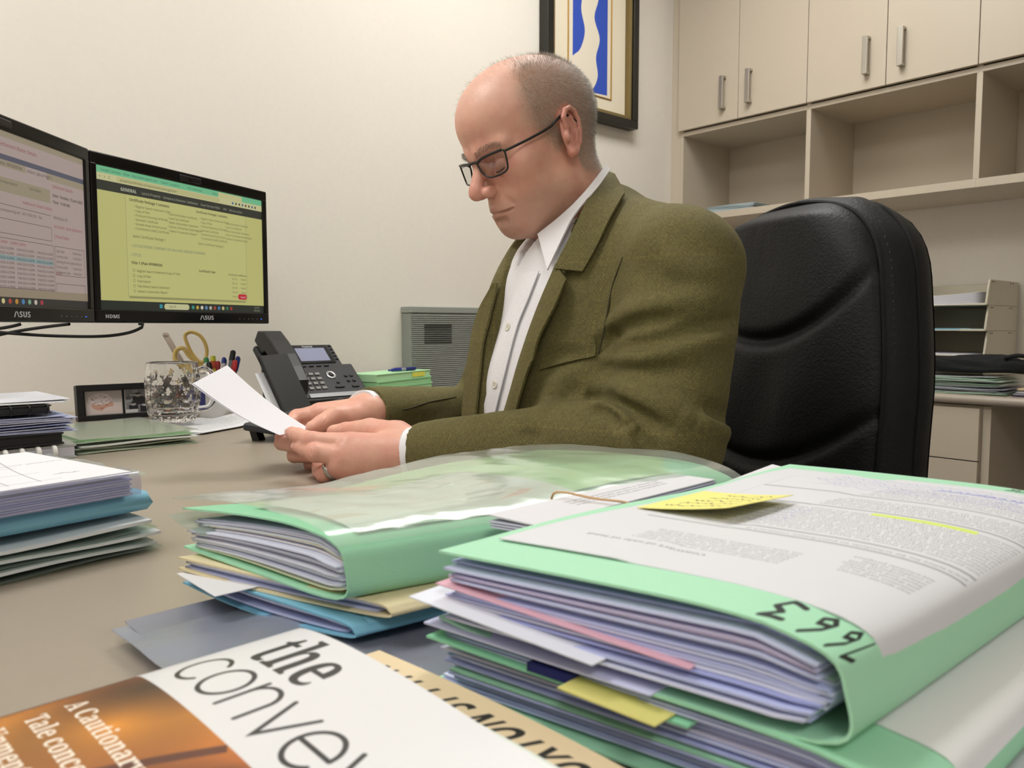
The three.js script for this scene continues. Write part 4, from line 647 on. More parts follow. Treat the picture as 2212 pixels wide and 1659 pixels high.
// ---------- photo frame, glass mug, pen mug ----------
{
  const fr = thing('photo_frame', 'black photo frame with three small photographs behind the glass mug', 'photo frame', [0.405, DESK, -1.828], 0.0);
  const W = 0.265, H = 0.077, T = 0.022, tilt = new THREE.Matrix4().makeRotationX(-0.12), F = (g) => g.applyMatrix4(tilt);
  part('frame', F(merge([span(0, W, 0, 0.011, -T, 0, 0.001), span(0, W, H - 0.013, H, -T, 0, 0.001), span(0, 0.013, 0.011, H - 0.013, -T, 0, 0.001), span(W - 0.013, W, 0.011, H - 0.013, -T, 0, 0.001), span(0.012, W - 0.012, 0.01, H - 0.012, -T, -0.012, 0.001)])), mat(0x17171a, { roughness: 0.45 }), fr);
  const baby = canvasTex(200, 240, (g, w, h) => { g.fillStyle = '#cfc6c4'; g.fillRect(0, 0, w, h); g.fillStyle = '#e6d8d2'; g.fillRect(0, 120, w, 120); g.fillStyle = '#dba996'; g.beginPath(); g.ellipse(90, 140, 62, 60, 0.2, 0, 7); g.fill(); g.fillStyle = '#efe3e0'; g.beginPath(); g.ellipse(78, 80, 66, 60, -0.25, 0, 7); g.fill(); g.fillStyle = '#b9a0a2'; for (let i = 0; i < 26; i++) g.fillRect(20 + rnd() * 115, 28 + rnd() * 95, 9, 9); g.fillStyle = '#8f5a4c'; g.fillRect(60, 136, 18, 5); g.fillRect(104, 142, 18, 5); g.fillRect(76, 172, 26, 5); g.fillStyle = '#ead9d2'; g.beginPath(); g.ellipse(150, 200, 60, 40, 0, 0, 7); g.fill(); });
  const family = canvasTex(200, 240, (g, w, h) => { g.fillStyle = '#8a8a8c'; g.fillRect(0, 0, w, h); for (let i = 0; i < 40; i++) { g.fillStyle = ['#5d5d60', '#a9a9ab', '#77777a'][i % 3]; g.fillRect(rnd() * w, rnd() * 110, 30, 24); } for (const [x, y, r, c] of [[75, 55, 22, '#b9b3b0'], [135, 75, 18, '#a39e9c'], [150, 118, 18, '#bdb8b4'], [45, 150, 18, '#b5b0ac'], [110, 160, 18, '#c2bdb8']]) { g.fillStyle = '#2e2e31'; g.fillRect(x - r * 1.5, y + r * 0.6, r * 3, 90); g.fillStyle = c; g.beginPath(); g.ellipse(x, y, r * 0.8, r, 0, 0, 7); g.fill(); g.fillStyle = '#39393b'; g.beginPath(); g.ellipse(x, y - r * 0.7, r * 0.85, r * 0.45, 0, 0, 7); g.fill(); } g.fillStyle = '#e2e0de'; g.fillRect(0, 205, 70, 35); });
  const third = canvasTex(200, 240, (g, w, h) => { g.fillStyle = '#2b2326'; g.fillRect(0, 0, w, h); g.fillStyle = '#a5694a'; g.beginPath(); g.ellipse(70, 110, 46, 60, 0, 0, 7); g.fill(); g.fillStyle = '#5c3326'; g.beginPath(); g.ellipse(66, 60, 50, 34, 0, 0, 7); g.fill(); g.fillStyle = '#3a3f55'; g.fillRect(20, 170, 120, 70); });
  [baby, family, third].forEach((t, i) => { const x = 0.018 + i * 0.078; part('mat_edge', F(span(x, x + 0.073, 0.0115, H - 0.0135, -0.0118, -0.0112, 0.0002)), mat(0xc9c6c2), fr); part('photograph', F(new THREE.PlaneGeometry(0.070, H - 0.0275).translate(x + 0.0365, (H - 0.002) / 2, -0.0108)), mat(0xffffff, { map: t, roughness: 0.35 }), fr); });
  part('easel_back', span(0.1, 0.16, 0.001, 0.05, -0.045, -0.040, 0.001), mat(0x1c1c1e), fr);
}
{
  const p = atY(376, 921, DESK), m = thing('glass_mug', 'dimpled clear glass beer mug standing on loose papers', 'mug', [p.x, DESK + 0.0105, p.z], -0.7);
  const H = 0.118, R = (y) => 0.0455 + 0.0065 * Math.sin(clamp(y / H, 0, 1) * Math.PI * 0.9) - 0.006 * sstep(0.02, 0.0, y), wall = 0.0042;
  const dim = (a, y) => { let d = 0; for (const [yy, n, o, rr2] of [[0.094, 9, 0, 0.0105], [0.074, 9, 0.5, 0.0115], [0.052, 9, 0, 0.0115], [0.031, 9, 0.5, 0.0105]]) { const k = (a / (2 * Math.PI) * n + o), f = (k - Math.round(k)) * 2 * Math.PI * 0.05 / n, e = Math.hypot(f, (y - yy) * 0.95) / rr2; if (e < 1) d = Math.max(d, (1 - e * e)); } return d; };
  const nu = 108, pr = []; for (let k = 0; k <= 46; k++) pr.push([1, k / 46 * H]); pr.push([0.5, H + 0.0012]); for (let k = 40; k >= 0; k--) pr.push([0, lerp(0.022, H, k / 40)]); pr.push([-1, 0.021], [-2, 0.0205]);
  const g = grid(nu, pr.length, (u, v) => { const a = u * 2 * Math.PI, i = Math.min(pr.length - 1, Math.round(v * pr.length)); if (v === 0) return [0, 0.002, 0]; const [s, y] = pr[Math.max(0, i - 1)]; const d = dim(a, y); let r = s === 1 ? R(y) - 0.003 * d : s === 0.5 ? R(H) - wall / 2 : s === 0 ? R(y) - wall - 0.001 : s === -1 ? 0.03 : 0.0; if (s === 1 && y < 0.012) r *= 0.93 + 0.07 * Math.abs(Math.sin(a * 9)); return [Math.cos(a) * r, y, -Math.sin(a) * r]; });
  const glass = mat(0xffffff, { roughness: 0.02, transmission: 1, thickness: 0.004, ior: 1.5 });
  part('bowl', g, glass, m);
  part('handle', tube([[0.044, 0.1, 0], [0.066, 0.104, 0], [0.083, 0.085, 0], [0.084, 0.055, 0], [0.072, 0.03, 0], [0.045, 0.024, 0]], 0.0062, 40, 12), glass, m);
}
{
  const p = atY(470, 903, DESK), m = thing('pen_mug', 'white ceramic mug with a dark blue print holding pens and scissors', 'mug', [p.x, DESK, p.z], 0.4), H = 0.098;
  part('bowl', lathe([[0, 0.002], [0.032, 0], [0.037, 0.004], [0.040, 0.02], [0.041, H - 0.002], [0.0395, H], [0.038, H - 0.002], [0.037, 0.02], [0.033, 0.008], [0, 0.007]], 48), mat(0xd9d7d3, { roughness: 0.2 }), m);
  const print = new THREE.CylinderGeometry(0.0413, 0.0408, 0.066, 32, 1, true, Math.PI * 1.02, 1.7).translate(0, 0.054, 0); part('blue_print', print, mat(0x2c3378, { roughness: 0.3, side: THREE.DoubleSide }), m);
  part('handle', tube([[0.039, 0.08, 0], [0.058, 0.08, 0], [0.068, 0.062, 0], [0.066, 0.04, 0], [0.055, 0.024, 0], [0.039, 0.022, 0]], 0.0058, 30, 10), mat(0xd9d7d3, { roughness: 0.2 }), m);
  const base = V(p.x, DESK + 0.012, p.z);
  // a pen stands from the mug's floor towards a point of the photograph
  const stick = (name, label, cat, px, py, dep, r, build, group) => { const tip = atDepth(px, py, dep), out = V(tip.x - base.x, 0, tip.z - base.z), foot = base.clone().addScaledVector(out, Math.min(0.45, 0.024 / (out.length() + 1e-6))), d = tip.clone().sub(foot), L = d.length(); const t = thing(name, label, cat, foot.toArray(), 0, group); const q = new THREE.Quaternion().setFromUnitVectors(V(0, 1, 0), d.normalize()); build(t, (g) => g.applyQuaternion(q), L, r); return t; };
  const penBody = (c, cap, capLen, clip) => (t, F, L, r) => { part('barrel', F(lathe([[0, 0], [r * 0.5, 0.002], [r, 0.014], [r, L - capLen], [0, L - capLen]], 14)), mat(c, { roughness: 0.35 }), t); part('cap', F(lathe([[r * 1.12, L - capLen], [r * 1.15, L - capLen + 0.002], [r * 1.05, L - 0.003], [r * 0.6, L], [0, L]], 14)), mat(cap, { roughness: 0.35 }), t); if (clip) part('clip', F(box(0.0025, 0.03, 0.0015, r * 1.1, L - 0.034, 0, 0.0004)), mat(cap, { roughness: 0.35 }), t); };
  const G = 'pens standing in the white mug', D0 = 1.765;
  stick('marker_pen', 'white marker with a green cap in the pen mug', 'pen', 445, 772, D0 - 0.02, 0.0052, penBody(0xdfe4df, 0x2e8a56, 0.012), G);
  stick('marker_pen', 'short black marker beside the green-capped one', 'pen', 451, 782, D0 - 0.03, 0.0055, penBody(0x1d1d20, 0x141416, 0.03), G);
  stick('highlighter_pen', 'yellow and red printed highlighter in the pen mug', 'pen', 460, 770, D0 + 0.005, 0.0062, (t, F, L, r) => { part('barrel', F(cyl(r, r, L - 0.03, 0, 0, 0, 14)), mat(0xd9d23a, { roughness: 0.4 }), t); part('red_band', F(cyl(r * 1.02, r * 1.02, 0.018, 0, L - 0.03, 0, 14)), mat(0xc9502f, { roughness: 0.4 }), t); part('cap', F(cyl(r, r * 0.9, 0.012, 0, L - 0.012, 0, 14)), mat(0xdfe04a, { roughness: 0.4 }), t); }, G);
  stick('ballpoint_pen', 'dark red pen with a rounded end in the mug', 'pen', 471, 780, D0 - 0.02, 0.0048, penBody(0x8f1f22, 0xa5282a, 0.012), G);
  stick('ballpoint_pen', 'white pen with a blue push button in the mug', 'pen', 484, 772, D0, 0.0046, penBody(0xe6e6e8, 0x2a3a9a, 0.014, true), G);
  stick('marker_pen', 'tall grey marker with a black cap, highest pen in the mug', 'pen', 504, 757, D0 + 0.01, 0.0058, penBody(0x6b7078, 0x121214, 0.024), G);
  stick('ballpoint_pen', 'bright red pen leaning right in the mug', 'pen', 508, 778, D0 - 0.01, 0.0052, penBody(0xb5262a, 0xc42c30, 0.02), G);
  stick('ballpoint_pen', 'dark blue pen leaning furthest right in the mug', 'pen', 515, 770, D0 + 0.01, 0.0046, penBody(0x20263f, 0x27357f, 0.02, true), G);
  stick('letter_opener', 'brown metal letter opener sticking up behind the scissors', 'letter opener', 357, 722, D0 + 0.04, 0.006, (t, F, L) => { part('blade', F(box(0.014, L - 0.002, 0.0018, 0, 0, 0, 0.0008)), mat(0x6d6054, { roughness: 0.4, metalness: 0.6 }), t); part('rounded_end', F(new THREE.CylinderGeometry(0.007, 0.007, 0.0018, 20).rotateX(Math.PI / 2).translate(0, L - 0.003, 0)), mat(0x6d6054, { roughness: 0.4, metalness: 0.6 }), t); });
  // scissors with yellow handles
  const s = thing('scissors', 'scissors with pale yellow handles standing in the pen mug', 'scissors', [base.x, base.y, base.z]);
  const at = (x, y, d) => atDepth(x, y, d).sub(base), yellow = mat(0xe6c878, { roughness: 0.3 }), loop = (pts, r, nm) => part(nm, tube(pts.map((q) => at(...q)), r, 48, 10, true), yellow, s);
  loop([[436, 783, D0], [446, 768, D0 + 0.01], [445, 747, D0 + 0.012], [432, 725, D0 + 0.01], [412, 717, D0 + 0.005], [400, 724, D0], [404, 742, D0], [418, 768, D0]], 0.0042, 'handle_loop');
  loop([[426, 786, D0 - 0.005], [408, 768, D0 - 0.012], [395, 752, D0 - 0.018], [381, 757, D0 - 0.022], [378, 775, D0 - 0.024], [388, 786, D0 - 0.022], [408, 790, D0 - 0.014]], 0.0048, 'handle_loop');
  part('shank', [tube([at(420, 778, D0), at(434, 792, D0), at(446, 812, D0)], 0.0062, 10, 8), tube([at(400, 784, D0 - 0.018), at(424, 796, D0 - 0.008), at(442, 812, D0)], 0.0068, 10, 8)], yellow, s);
  const bl = [at(436, 800, D0), at(462, 845, D0), at(474, 880, D0)]; part('blade', tube(bl, 0.0045, 12, 6), mat(0x9a9a9c, { roughness: 0.25, metalness: 1 }), s); part('pivot', new THREE.SphereGeometry(0.0045, 12, 8).translate(...at(440, 808, D0 - 0.006).toArray()), steel, s);
}

// ---------- office chair ----------
{
  const th = Math.atan2(-0.34, -(-0.94)) ;                          // faces (-0.94, -0.34)
  const C0 = [1.265, 0, -0.725], t = thing('office_chair', 'high-backed black leather office chair behind the man', 'chair', C0);
  const fx = -0.94, fz = -0.342, rx = 0.342, rz = -0.94;            // forward and to the sitter's right
  const L = (r, y, f) => [fx * f + rx * r, y, fz * f + rz * r];
  const leather = mat(0x0b0c0e, { roughness: 0.55, specularIntensity: 0.6, bumpMap: rep(grainTex, 9), bumpScale: 0.0012 }), leather2 = mat(0x111315, { roughness: 0.6, specularIntensity: 0.6, bumpMap: rep(grainTex, 9), bumpScale: 0.0012 });
  const yT = 1.142, yB = 0.47;
  const hw = (y) => { const q = (y - yB) / (yT - yB); return (0.236 + 0.008 * Math.sin(q * 2.4) - 0.042 * sstep(0.5, 0.98, q)) * Math.pow(clamp(1 - Math.pow(clamp((q - 0.78) / 0.22, 0, 1), 2.6), 0, 1), 0.42) * Math.pow(clamp(1 - Math.pow(clamp((0.08 - q) / 0.09, 0, 1), 2), 0, 1), 0.5); };
  const lean = (y) => -0.03 * (y - 0.5) + 0.015 * Math.sin((y - 0.47) * 6);
  // seams on the front, as curves of height over width (from -1 to 1)
  const seams = [(a) => 0.905 + 0.10 * a * a * (1 + 0.15 * a * a), (a) => 0.70 + 0.10 * a * a, null];
  const dent = (a, y) => { let s = 0; for (const f of seams) if (f) { const d = y - f(a); s += 0.016 * Math.exp(-(d * d) / (0.012 * 0.012)); } return s; };
  const bulge = (a, y) => 0.052 * Math.pow(clamp(1 - Math.pow(Math.abs(a), 3.2), 0, 1), 0.55);
  const puck = (a, y) => 0.0035 * Math.sin(a * 9 + Math.sin(y * 7)) * Math.exp(-Math.pow((y - 0.80) / 0.09, 2)) + 0.0022 * fbm(a * 3, y * 9, 1, 3);
  part('front_cushion', boxUV(grid(80, 120, (u, v) => { const y = lerp(yB, yT, v), a = (u - 0.5) * 2, w = hw(y) * 0.985; const edge = sstep(0, 0.05, v) * sstep(1, 0.95, v); return L(a * w, y, lean(y) + 0.006 + edge * (bulge(a, y) - dent(a, y) * (1 - 0.5 * a * a) + puck(a, y))); })), leather, t);
  const ringPts = []; for (let k = 0; k <= 60; k++) { const y = lerp(yB + 0.02, yT, k / 60); ringPts.push([hw(y), y]); } for (let k = 60; k >= 0; k--) { const y = lerp(yB + 0.02, yT, k / 60); ringPts.push([-hw(y), y]); }
  const side = (nm, f0, f1, out0, out1, m) => part(nm, boxUV(grid(ringPts.length - 1, 6, (u, v) => { const [r, y] = ringPts[Math.round(u * (ringPts.length - 1))]; const o = lerp(out0, out1, v) + 0.006 * Math.sin(v * Math.PI), q = sstep(1.1, yT, y); return L(r + Math.sign(r) * o, y + o * q, lean(y) + lerp(f0, f1, v)); })), m, t);
  side('side_gusset', 0.006, -0.05, 0.0, 0.01, leather2); side('rear_gusset', -0.052, -0.105, 0.008, -0.012, leather2);
  part('piping', tube(ringPts.filter((_, i) => i % 3 === 0).map(([r, y]) => L(r * 0.995, y, lean(y) + 0.008)), 0.0035, 160, 6), leather2, t); part('piping', tube(ringPts.filter((_, i) => i % 3 === 0).map(([r, y]) => L(r + Math.sign(r) * 0.0095, y + 0.009 * sstep(1.1, yT, y), lean(y) - 0.05)), 0.003, 160, 6), leather2, t);
  part('back_shell', boxUV(grid(20, 30, (u, v) => { const y = lerp(yB, yT, v), a = (u - 0.5) * 2; return L(a * Math.max(0, hw(y) - 0.010), y, lean(y) - 0.105 - 0.02 * (1 - a * a)); })), leather2, t);
  const stitches = []; for (let k = 0; k < 46; k++) { const y = 0.50 + k * 0.0125; if (y > 1.07) break; const p = L(-(hw(y) + 0.004), y, lean(y) - 0.006); stitches.push(box(0.0016, 0.006, 0.0016, p[0], p[1], p[2], 0.0005)); }
  part('stitching', stitches, mat(0x3d434a, { roughness: 0.7 }), t).userData.kind = 'stuff';
  // seat, arms, column and base
  part('seat', boxUV(new RoundedBoxGeometry(0.50, 0.11, 0.52, 4, 0.045).rotateY(0.35).translate(...L(0, 0.44, 0.24))), leather, t);
  for (const s of [-1, 1]) { part('armrest', tube([L(s * 0.26, 0.62, -0.01), L(s * 0.285, 0.645, 0.08), L(s * 0.285, 0.64, 0.2), L(s * 0.275, 0.6, 0.25), L(s * 0.26, 0.46, 0.22)], 0.02, 30, 10), leather2, t); }
  part('column', cyl(0.03, 0.025, 0.30, ...L(0, 0.1, 0.2), 20), blackPlastic, t);
  for (let k = 0; k < 5; k++) { const a = k * 1.2566 + 0.3, c = L(0, 0.1, 0.2), e = [c[0] + 0.3 * Math.cos(a), 0.075, c[2] + 0.3 * Math.sin(a)]; const lg = part('base_leg', tube([c, [lerp(c[0], e[0], 0.5), 0.1, lerp(c[2], e[2], 0.5)], e], 0.018, 10, 8), blackPlastic, t); part('castor', new THREE.TorusGeometry(0.018, 0.011, 8, 18).rotateY(a + Math.PI / 2).translate(e[0], 0.029, e[2]), blackPlastic, lg); }
}
// ---------- smooth bodies from distance fields ----------
const smin = (a, b, k) => { const h = Math.max(k - Math.abs(a - b), 0) / k; return Math.min(a, b) - h * h * k * 0.25; };
const smax = (a, b, k) => -smin(-a, -b, k);
function sdCap(x, y, z, a, b, ra, rb) {                            // tapered capsule; a, b are [x, y, z]
  const bx = b[0] - a[0], by = b[1] - a[1], bz = b[2] - a[2], px = x - a[0], py = y - a[1], pz = z - a[2];
  const t = clamp((px * bx + py * by + pz * bz) / (bx * bx + by * by + bz * bz + 1e-12), 0, 1), dx = px - bx * t, dy = py - by * t, dz = pz - bz * t;
  return Math.sqrt(dx * dx + dy * dy + dz * dz) - (ra + (rb - ra) * t);
}
function sdEll(x, y, z, c, r) {
  const px = x - c[0], py = y - c[1], pz = z - c[2], ax = px / r[0], ay = py / r[1], az = pz / r[2], k0 = Math.sqrt(ax * ax + ay * ay + az * az);
  const bx = ax / r[0], by = ay / r[1], bz = az / r[2], k1 = Math.sqrt(bx * bx + by * by + bz * bz);
  return k1 < 1e-9 ? -Math.min(...r) : k0 * (k0 - 1) / k1;
}
const sdSph = (x, y, z, cx, cy, cz, r) => Math.hypot(x - cx, y - cy, z - cz) - r;
function gradOf(f, x, y, z, e = 0.0008) { const g = V(f(x + e, y, z) - f(x - e, y, z), f(x, y + e, z) - f(x, y - e, z), f(x, y, z + e) - f(x, y, z - e)); return g.normalize(); }
// surface nets: one vertex per cell that the surface crosses
function netMesh(f, lo, hi, h, colorFn) {
  const n = [0, 1, 2].map((k) => Math.ceil((hi[k] - lo[k]) / h) + 1), [nx, ny, nz] = n, S = new Float32Array(nx * ny * nz);
  // coarse pass first: blocks far from the surface keep a constant sign
  const B = 4, big = h * B * 1.9;
  for (let k = 0; k < nz; k += B) for (let j = 0; j < ny; j += B) for (let i = 0; i < nx; i += B) {
    const d = f(lo[0] + (i + B / 2) * h, lo[1] + (j + B / 2) * h, lo[2] + (k + B / 2) * h), far = Math.abs(d) > big;
    for (let c = k; c < Math.min(k + B, nz); c++) for (let b = j; b < Math.min(j + B, ny); b++) for (let a = i; a < Math.min(i + B, nx); a++) S[(c * ny + b) * nx + a] = far ? d : f(lo[0] + a * h, lo[1] + b * h, lo[2] + c * h);
  }
  const id = new Int32Array(nx * ny * nz).fill(-1), P = [], I = [];
  const E = [[0, 1], [0, 2], [0, 4], [1, 3], [1, 5], [2, 3], [2, 6], [3, 7], [4, 5], [4, 6], [5, 7], [6, 7]];
  const v = new Float32Array(8);
  for (let k = 0; k < nz - 1; k++) for (let j = 0; j < ny - 1; j++) for (let i = 0; i < nx - 1; i++) {
    let m = 0; for (let c = 0; c < 8; c++) { v[c] = S[((k + (c >> 2)) * ny + j + ((c >> 1) & 1)) * nx + i + (c & 1)]; if (v[c] < 0) m |= 1 << c; }
    if (m === 0 || m === 255) continue;
    let x = 0, y = 0, z = 0, q = 0;
    for (const [a, b] of E) { if (((m >> a) & 1) === ((m >> b) & 1)) continue; const t = v[a] / (v[a] - v[b]); x += (a & 1) + t * ((b & 1) - (a & 1)); y += ((a >> 1) & 1) + t * (((b >> 1) & 1) - ((a >> 1) & 1)); z += (a >> 2) + t * ((b >> 2) - (a >> 2)); q++; }
    id[(k * ny + j) * nx + i] = P.length / 3; P.push(lo[0] + (i + x / q) * h, lo[1] + (j + y / q) * h, lo[2] + (k + z / q) * h);
  }
  const quad = (a, b, c, d, flip) => { if (a < 0 || b < 0 || c < 0 || d < 0) return; if (flip) I.push(a, c, b, a, d, c); else I.push(a, b, c, a, c, d); };
  const at = (i, j, k) => id[(k * ny + j) * nx + i];
  for (let k = 1; k < nz - 1; k++) for (let j = 1; j < ny - 1; j++) for (let i = 1; i < nx - 1; i++) {
    const s = S[(k * ny + j) * nx + i] < 0;
    if (s !== S[(k * ny + j) * nx + i + 1] < 0) quad(at(i, j - 1, k - 1), at(i, j, k - 1), at(i, j, k), at(i, j - 1, k), !s);
    if (s !== S[(k * ny + j + 1) * nx + i] < 0) quad(at(i - 1, j, k - 1), at(i - 1, j, k), at(i, j, k), at(i, j, k - 1), !s);
    if (s !== S[((k + 1) * ny + j) * nx + i] < 0) quad(at(i - 1, j - 1, k), at(i, j - 1, k), at(i, j, k), at(i - 1, j, k), !s);
  }
  const N = new Float32Array(P.length), C = colorFn ? new Float32Array(P.length) : null;
  for (let i = 0; i < P.length; i += 3) { const g = gradOf(f, P[i], P[i + 1], P[i + 2], h * 0.4); N[i] = g.x; N[i + 1] = g.y; N[i + 2] = g.z; if (C) { const c = colorFn(P[i], P[i + 1], P[i + 2], g); C[i] = c.r; C[i + 1] = c.g; C[i + 2] = c.b; } }
  const g = new THREE.BufferGeometry();
  g.setAttribute('position', new THREE.Float32BufferAttribute(P, 3)); g.setAttribute('normal', new THREE.BufferAttribute(N, 3)); if (C) g.setAttribute('color', new THREE.BufferAttribute(C, 3)); g.setIndex(I);
  return g;
}
// first point of a surface along the sight line through (px, py); nearest approach where it misses
function hit(f, px, py, from = 0.6, to = 1.6) {
  const r = ray(px, py).normalize(), p = V(0, 0, 0); let t = from, best = 9, bt = from;
  for (let i = 0; i < 220 && t < to; i++) { p.copy(EYE).addScaledVector(r, t); const d = f(p.x, p.y, p.z); if (d < best) { best = d; bt = t; } if (d < 0.0002) break; t += Math.max(d * 0.7, 0.0008); }
  p.copy(EYE).addScaledVector(r, bt); const n = gradOf(f, p.x, p.y, p.z, 0.002); if (best > 0.0003) p.addScaledVector(n, -best);
  return { p, n };
}
// a strip of cloth lying on a surface, between two edges drawn point by point
function poly(pts) { const c = new THREE.CatmullRomCurve3(pts.map((p) => V(p[0], p[1], 0)), false, 'centripetal'); return (t) => c.getPoint(t); }
function strip(f, A, B, nu, nv, off, th) {
  const a = poly(A), b = poly(B), fo = typeof off === 'function' ? off : () => off;
  return sheet(nu, nv, (u, v) => { const p = a(u), q = b(u), h = hit(f, lerp(p.x, q.x, v), lerp(p.y, q.y, v)); h.p.addScaledVector(h.n, fo(u, v)); return h.p.toArray(); }, th);
}
// ---------- the man at the desk ----------
const man = thing('person', 'balding man in an olive tweed jacket and white shirt reading a letter', 'person', [0.9, 0, -0.78]);
const MO = man.position.clone();
const toMan = (g) => g.translate(-MO.x, -MO.y, -MO.z);
const T0 = [0.845, -0.78], TF = [-0.966, -0.259], TR = [0.259, -0.966];
const tw = (f, y, r) => [T0[0] + TF[0] * f + TR[0] * r, y, T0[1] + TF[1] * f + TR[1] * r];        // forward, up, to his right
const px3 = (px, py, d) => atDepth(px, py, d).toArray();
const J = { Ls: tw(0, 1.0, -0.203), Rs: tw(0, 0.95, 0.2), Le: px3(1440, 955, 0.90), Lw: px3(903, 980, 1.0), Re: [0.885, 0.768, -1.085], Rw: px3(792, 895, 1.16), neck: tw(0.01, 1.05, 0) };
// head frame: x to his left, y up, z forward
const HS = 0.93, HQ = new THREE.Matrix4().makeBasis(V(0, 0, 1), V(0, 1, 0), V(-1, 0, 0)).multiply(new THREE.Matrix4().makeRotationY(-0.2)).multiply(new THREE.Matrix4().makeRotationX(0.4)).multiply(new THREE.Matrix4().makeRotationZ(0.0)).scale(V(HS, HS, HS)).setPosition(0.7611, 1.1696, -0.8088), HI = HQ.clone().invert();
const he = HI.elements;
const toHead = (x, y, z) => [he[0] * x + he[4] * y + he[8] * z + he[12], he[1] * x + he[5] * y + he[9] * z + he[13], he[2] * x + he[6] * y + he[10] * z + he[14]];
const headPt = (x, y, z) => V(x, y, z).applyMatrix4(HQ);

// jacket hull: torso and sleeves
const sk = (x, z) => { const dx = x - T0[0], dz = z - T0[1]; return [dx * TF[0] + dz * TF[1], dx * TR[0] + dz * TR[1]]; };
function torso(x, y, z) {
  const [f, r] = sk(x, z);
  let d = sdEll(f, y, r, [0.0, 0.89, 0.008], [0.152, 0.225, 0.2]);
  d = smin(d, sdEll(f, y, r, [0.01, 0.76, 0.006], [0.163, 0.2, 0.195]), 0.06);
  d = smin(d, sdEll(f, y, r, [-0.07, 0.54, 0], [0.17, 0.13, 0.2]), 0.06);
  d = smin(d, sdCap(f, y, r, [-0.02, 1.0, -0.185], [-0.02, 0.945, 0.185], 0.066, 0.066), 0.05);
  d = smin(d, sdCap(f, y, r, [-0.025, 1.075, 0], [-0.01, 1.03, -0.15], 0.05, 0.05), 0.04);
  d = smin(d, sdCap(f, y, r, [-0.025, 1.075, 0], [-0.01, 0.97, 0.15], 0.05, 0.05), 0.04);
  return d;
}
const beyond = (p, n, x, y, z, o) => (x - p[0]) * n.x + (y - p[1]) * n.y + (z - p[2]) * n.z - o;
const cuffL = V(...J.Lw).sub(V(...J.Le)).normalize(), cuffR = V(...J.Rw).sub(V(...J.Re)).normalize();
const sleeveL = (x, y, z) => Math.max(beyond(J.Lw, cuffL, x, y, z, 0), smin(sdCap(x, y, z, J.Ls, J.Le, 0.073, 0.062), sdCap(x, y, z, J.Le, J.Lw, 0.061, 0.039), 0.02));
const sleeveR = (x, y, z) => Math.max(beyond(J.Rw, cuffR, x, y, z, 0), smin(sdCap(x, y, z, J.Rs, J.Re, 0.072, 0.054), sdCap(x, y, z, J.Re, J.Rw, 0.054, 0.041), 0.02));
function hull0(x, y, z) { let d = torso(x, y, z); d = smin(d, sleeveL(x, y, z), 0.022); return smin(d, sleeveR(x, y, z), 0.022); }
// folds: ridges and creases where the cloth bunches
const folds = [];
const fold = (pts, r, amp) => { const c = poly(pts), q = []; for (let i = 0; i <= 6; i++) { const p = c(i / 6); q.push(hit(hull0, p.x, p.y).p.toArray()); } let lo = [9, 9, 9], hi = [-9, -9, -9]; for (const p of q) for (let k = 0; k < 3; k++) { lo[k] = Math.min(lo[k], p[k] - 3 * r); hi[k] = Math.max(hi[k], p[k] + 3 * r); } folds.push({ q, r, amp: amp * 2.1, lo, hi }); };
for (const [pts, r, a] of [
  [[[1306, 734], [1371, 698], [1459, 682]], 0.009, -0.007], [[[1300, 712], [1371, 672], [1450, 655], [1560, 640]], 0.013, 0.006], [[[1301, 750], [1389, 746], [1495, 717], [1588, 689]], 0.010, -0.008], [[[1310, 770], [1400, 772], [1500, 745], [1585, 715]], 0.014, 0.006],
  [[[1280, 858], [1318, 862], [1382, 894], [1430, 925]], 0.009, -0.010], [[[1276, 835], [1320, 838], [1400, 865], [1470, 900]], 0.014, 0.009], [[[1278, 884], [1308, 888], [1343, 918]], 0.008, -0.009], [[[1285, 872], [1320, 880], [1370, 912]], 0.009, 0.008], [[[1371, 925], [1390, 955], [1406, 989]], 0.010, -0.007], [[[1345, 925], [1360, 960], [1372, 1000]], 0.013, 0.006],
  [[[1520, 880], [1550, 893], [1578, 908]], 0.010, -0.008], [[[1500, 905], [1540, 920], [1582, 935]], 0.012, 0.006], [[[1380, 560], [1420, 600], [1500, 620]], 0.016, -0.004], [[[1430, 540], [1480, 580], [1570, 590]], 0.016, 0.004], [[[1320, 800], [1400, 800], [1480, 790]], 0.012, -0.005],
  [[[1120, 935], [1150, 945], [1140, 965]], 0.009, -0.006], [[[860, 915], [920, 905], [985, 880]], 0.014, -0.002], [[[1180, 880], [1200, 840], [1250, 800]], 0.013, 0.005], [[[1170, 800], [1210, 770], [1270, 770]], 0.012, -0.004]]) fold(pts, r, a);
function foldAt(x, y, z) {
  let s = 0;
  for (const F of folds) {
    if (x < F.lo[0] || x > F.hi[0] || y < F.lo[1] || y > F.hi[1] || z < F.lo[2] || z > F.hi[2]) continue;
    let d = 9, k = 0; for (let i = 0; i < 6; i++) { const c = sdCap(x, y, z, F.q[i], F.q[i + 1], 0, 0); if (c < d) { d = c; const a = F.q[i], b = F.q[i + 1], bx = b[0] - a[0], by = b[1] - a[1], bz = b[2] - a[2]; k = i + clamp(((x - a[0]) * bx + (y - a[1]) * by + (z - a[2]) * bz) / (bx * bx + by * by + bz * bz + 1e-12), 0, 1); } }
    const e = Math.sqrt(Math.max(0, Math.sin(Math.PI * clamp(k / 6, 0.02, 0.98)))); s += F.amp * Math.exp(-(d * d) / (F.r * F.r)) * e;
  }
  return s;
}
const rumple = (x, y, z) => 0.0035 * fbm(x * 9, y * 9, z * 9, 2) + 0.0012 * fbm(x * 30 + 4, y * 30, z * 30, 2);
const hullT = (x, y, z) => torso(x, y, z) - foldAt(x, y, z) - rumple(x, y, z);
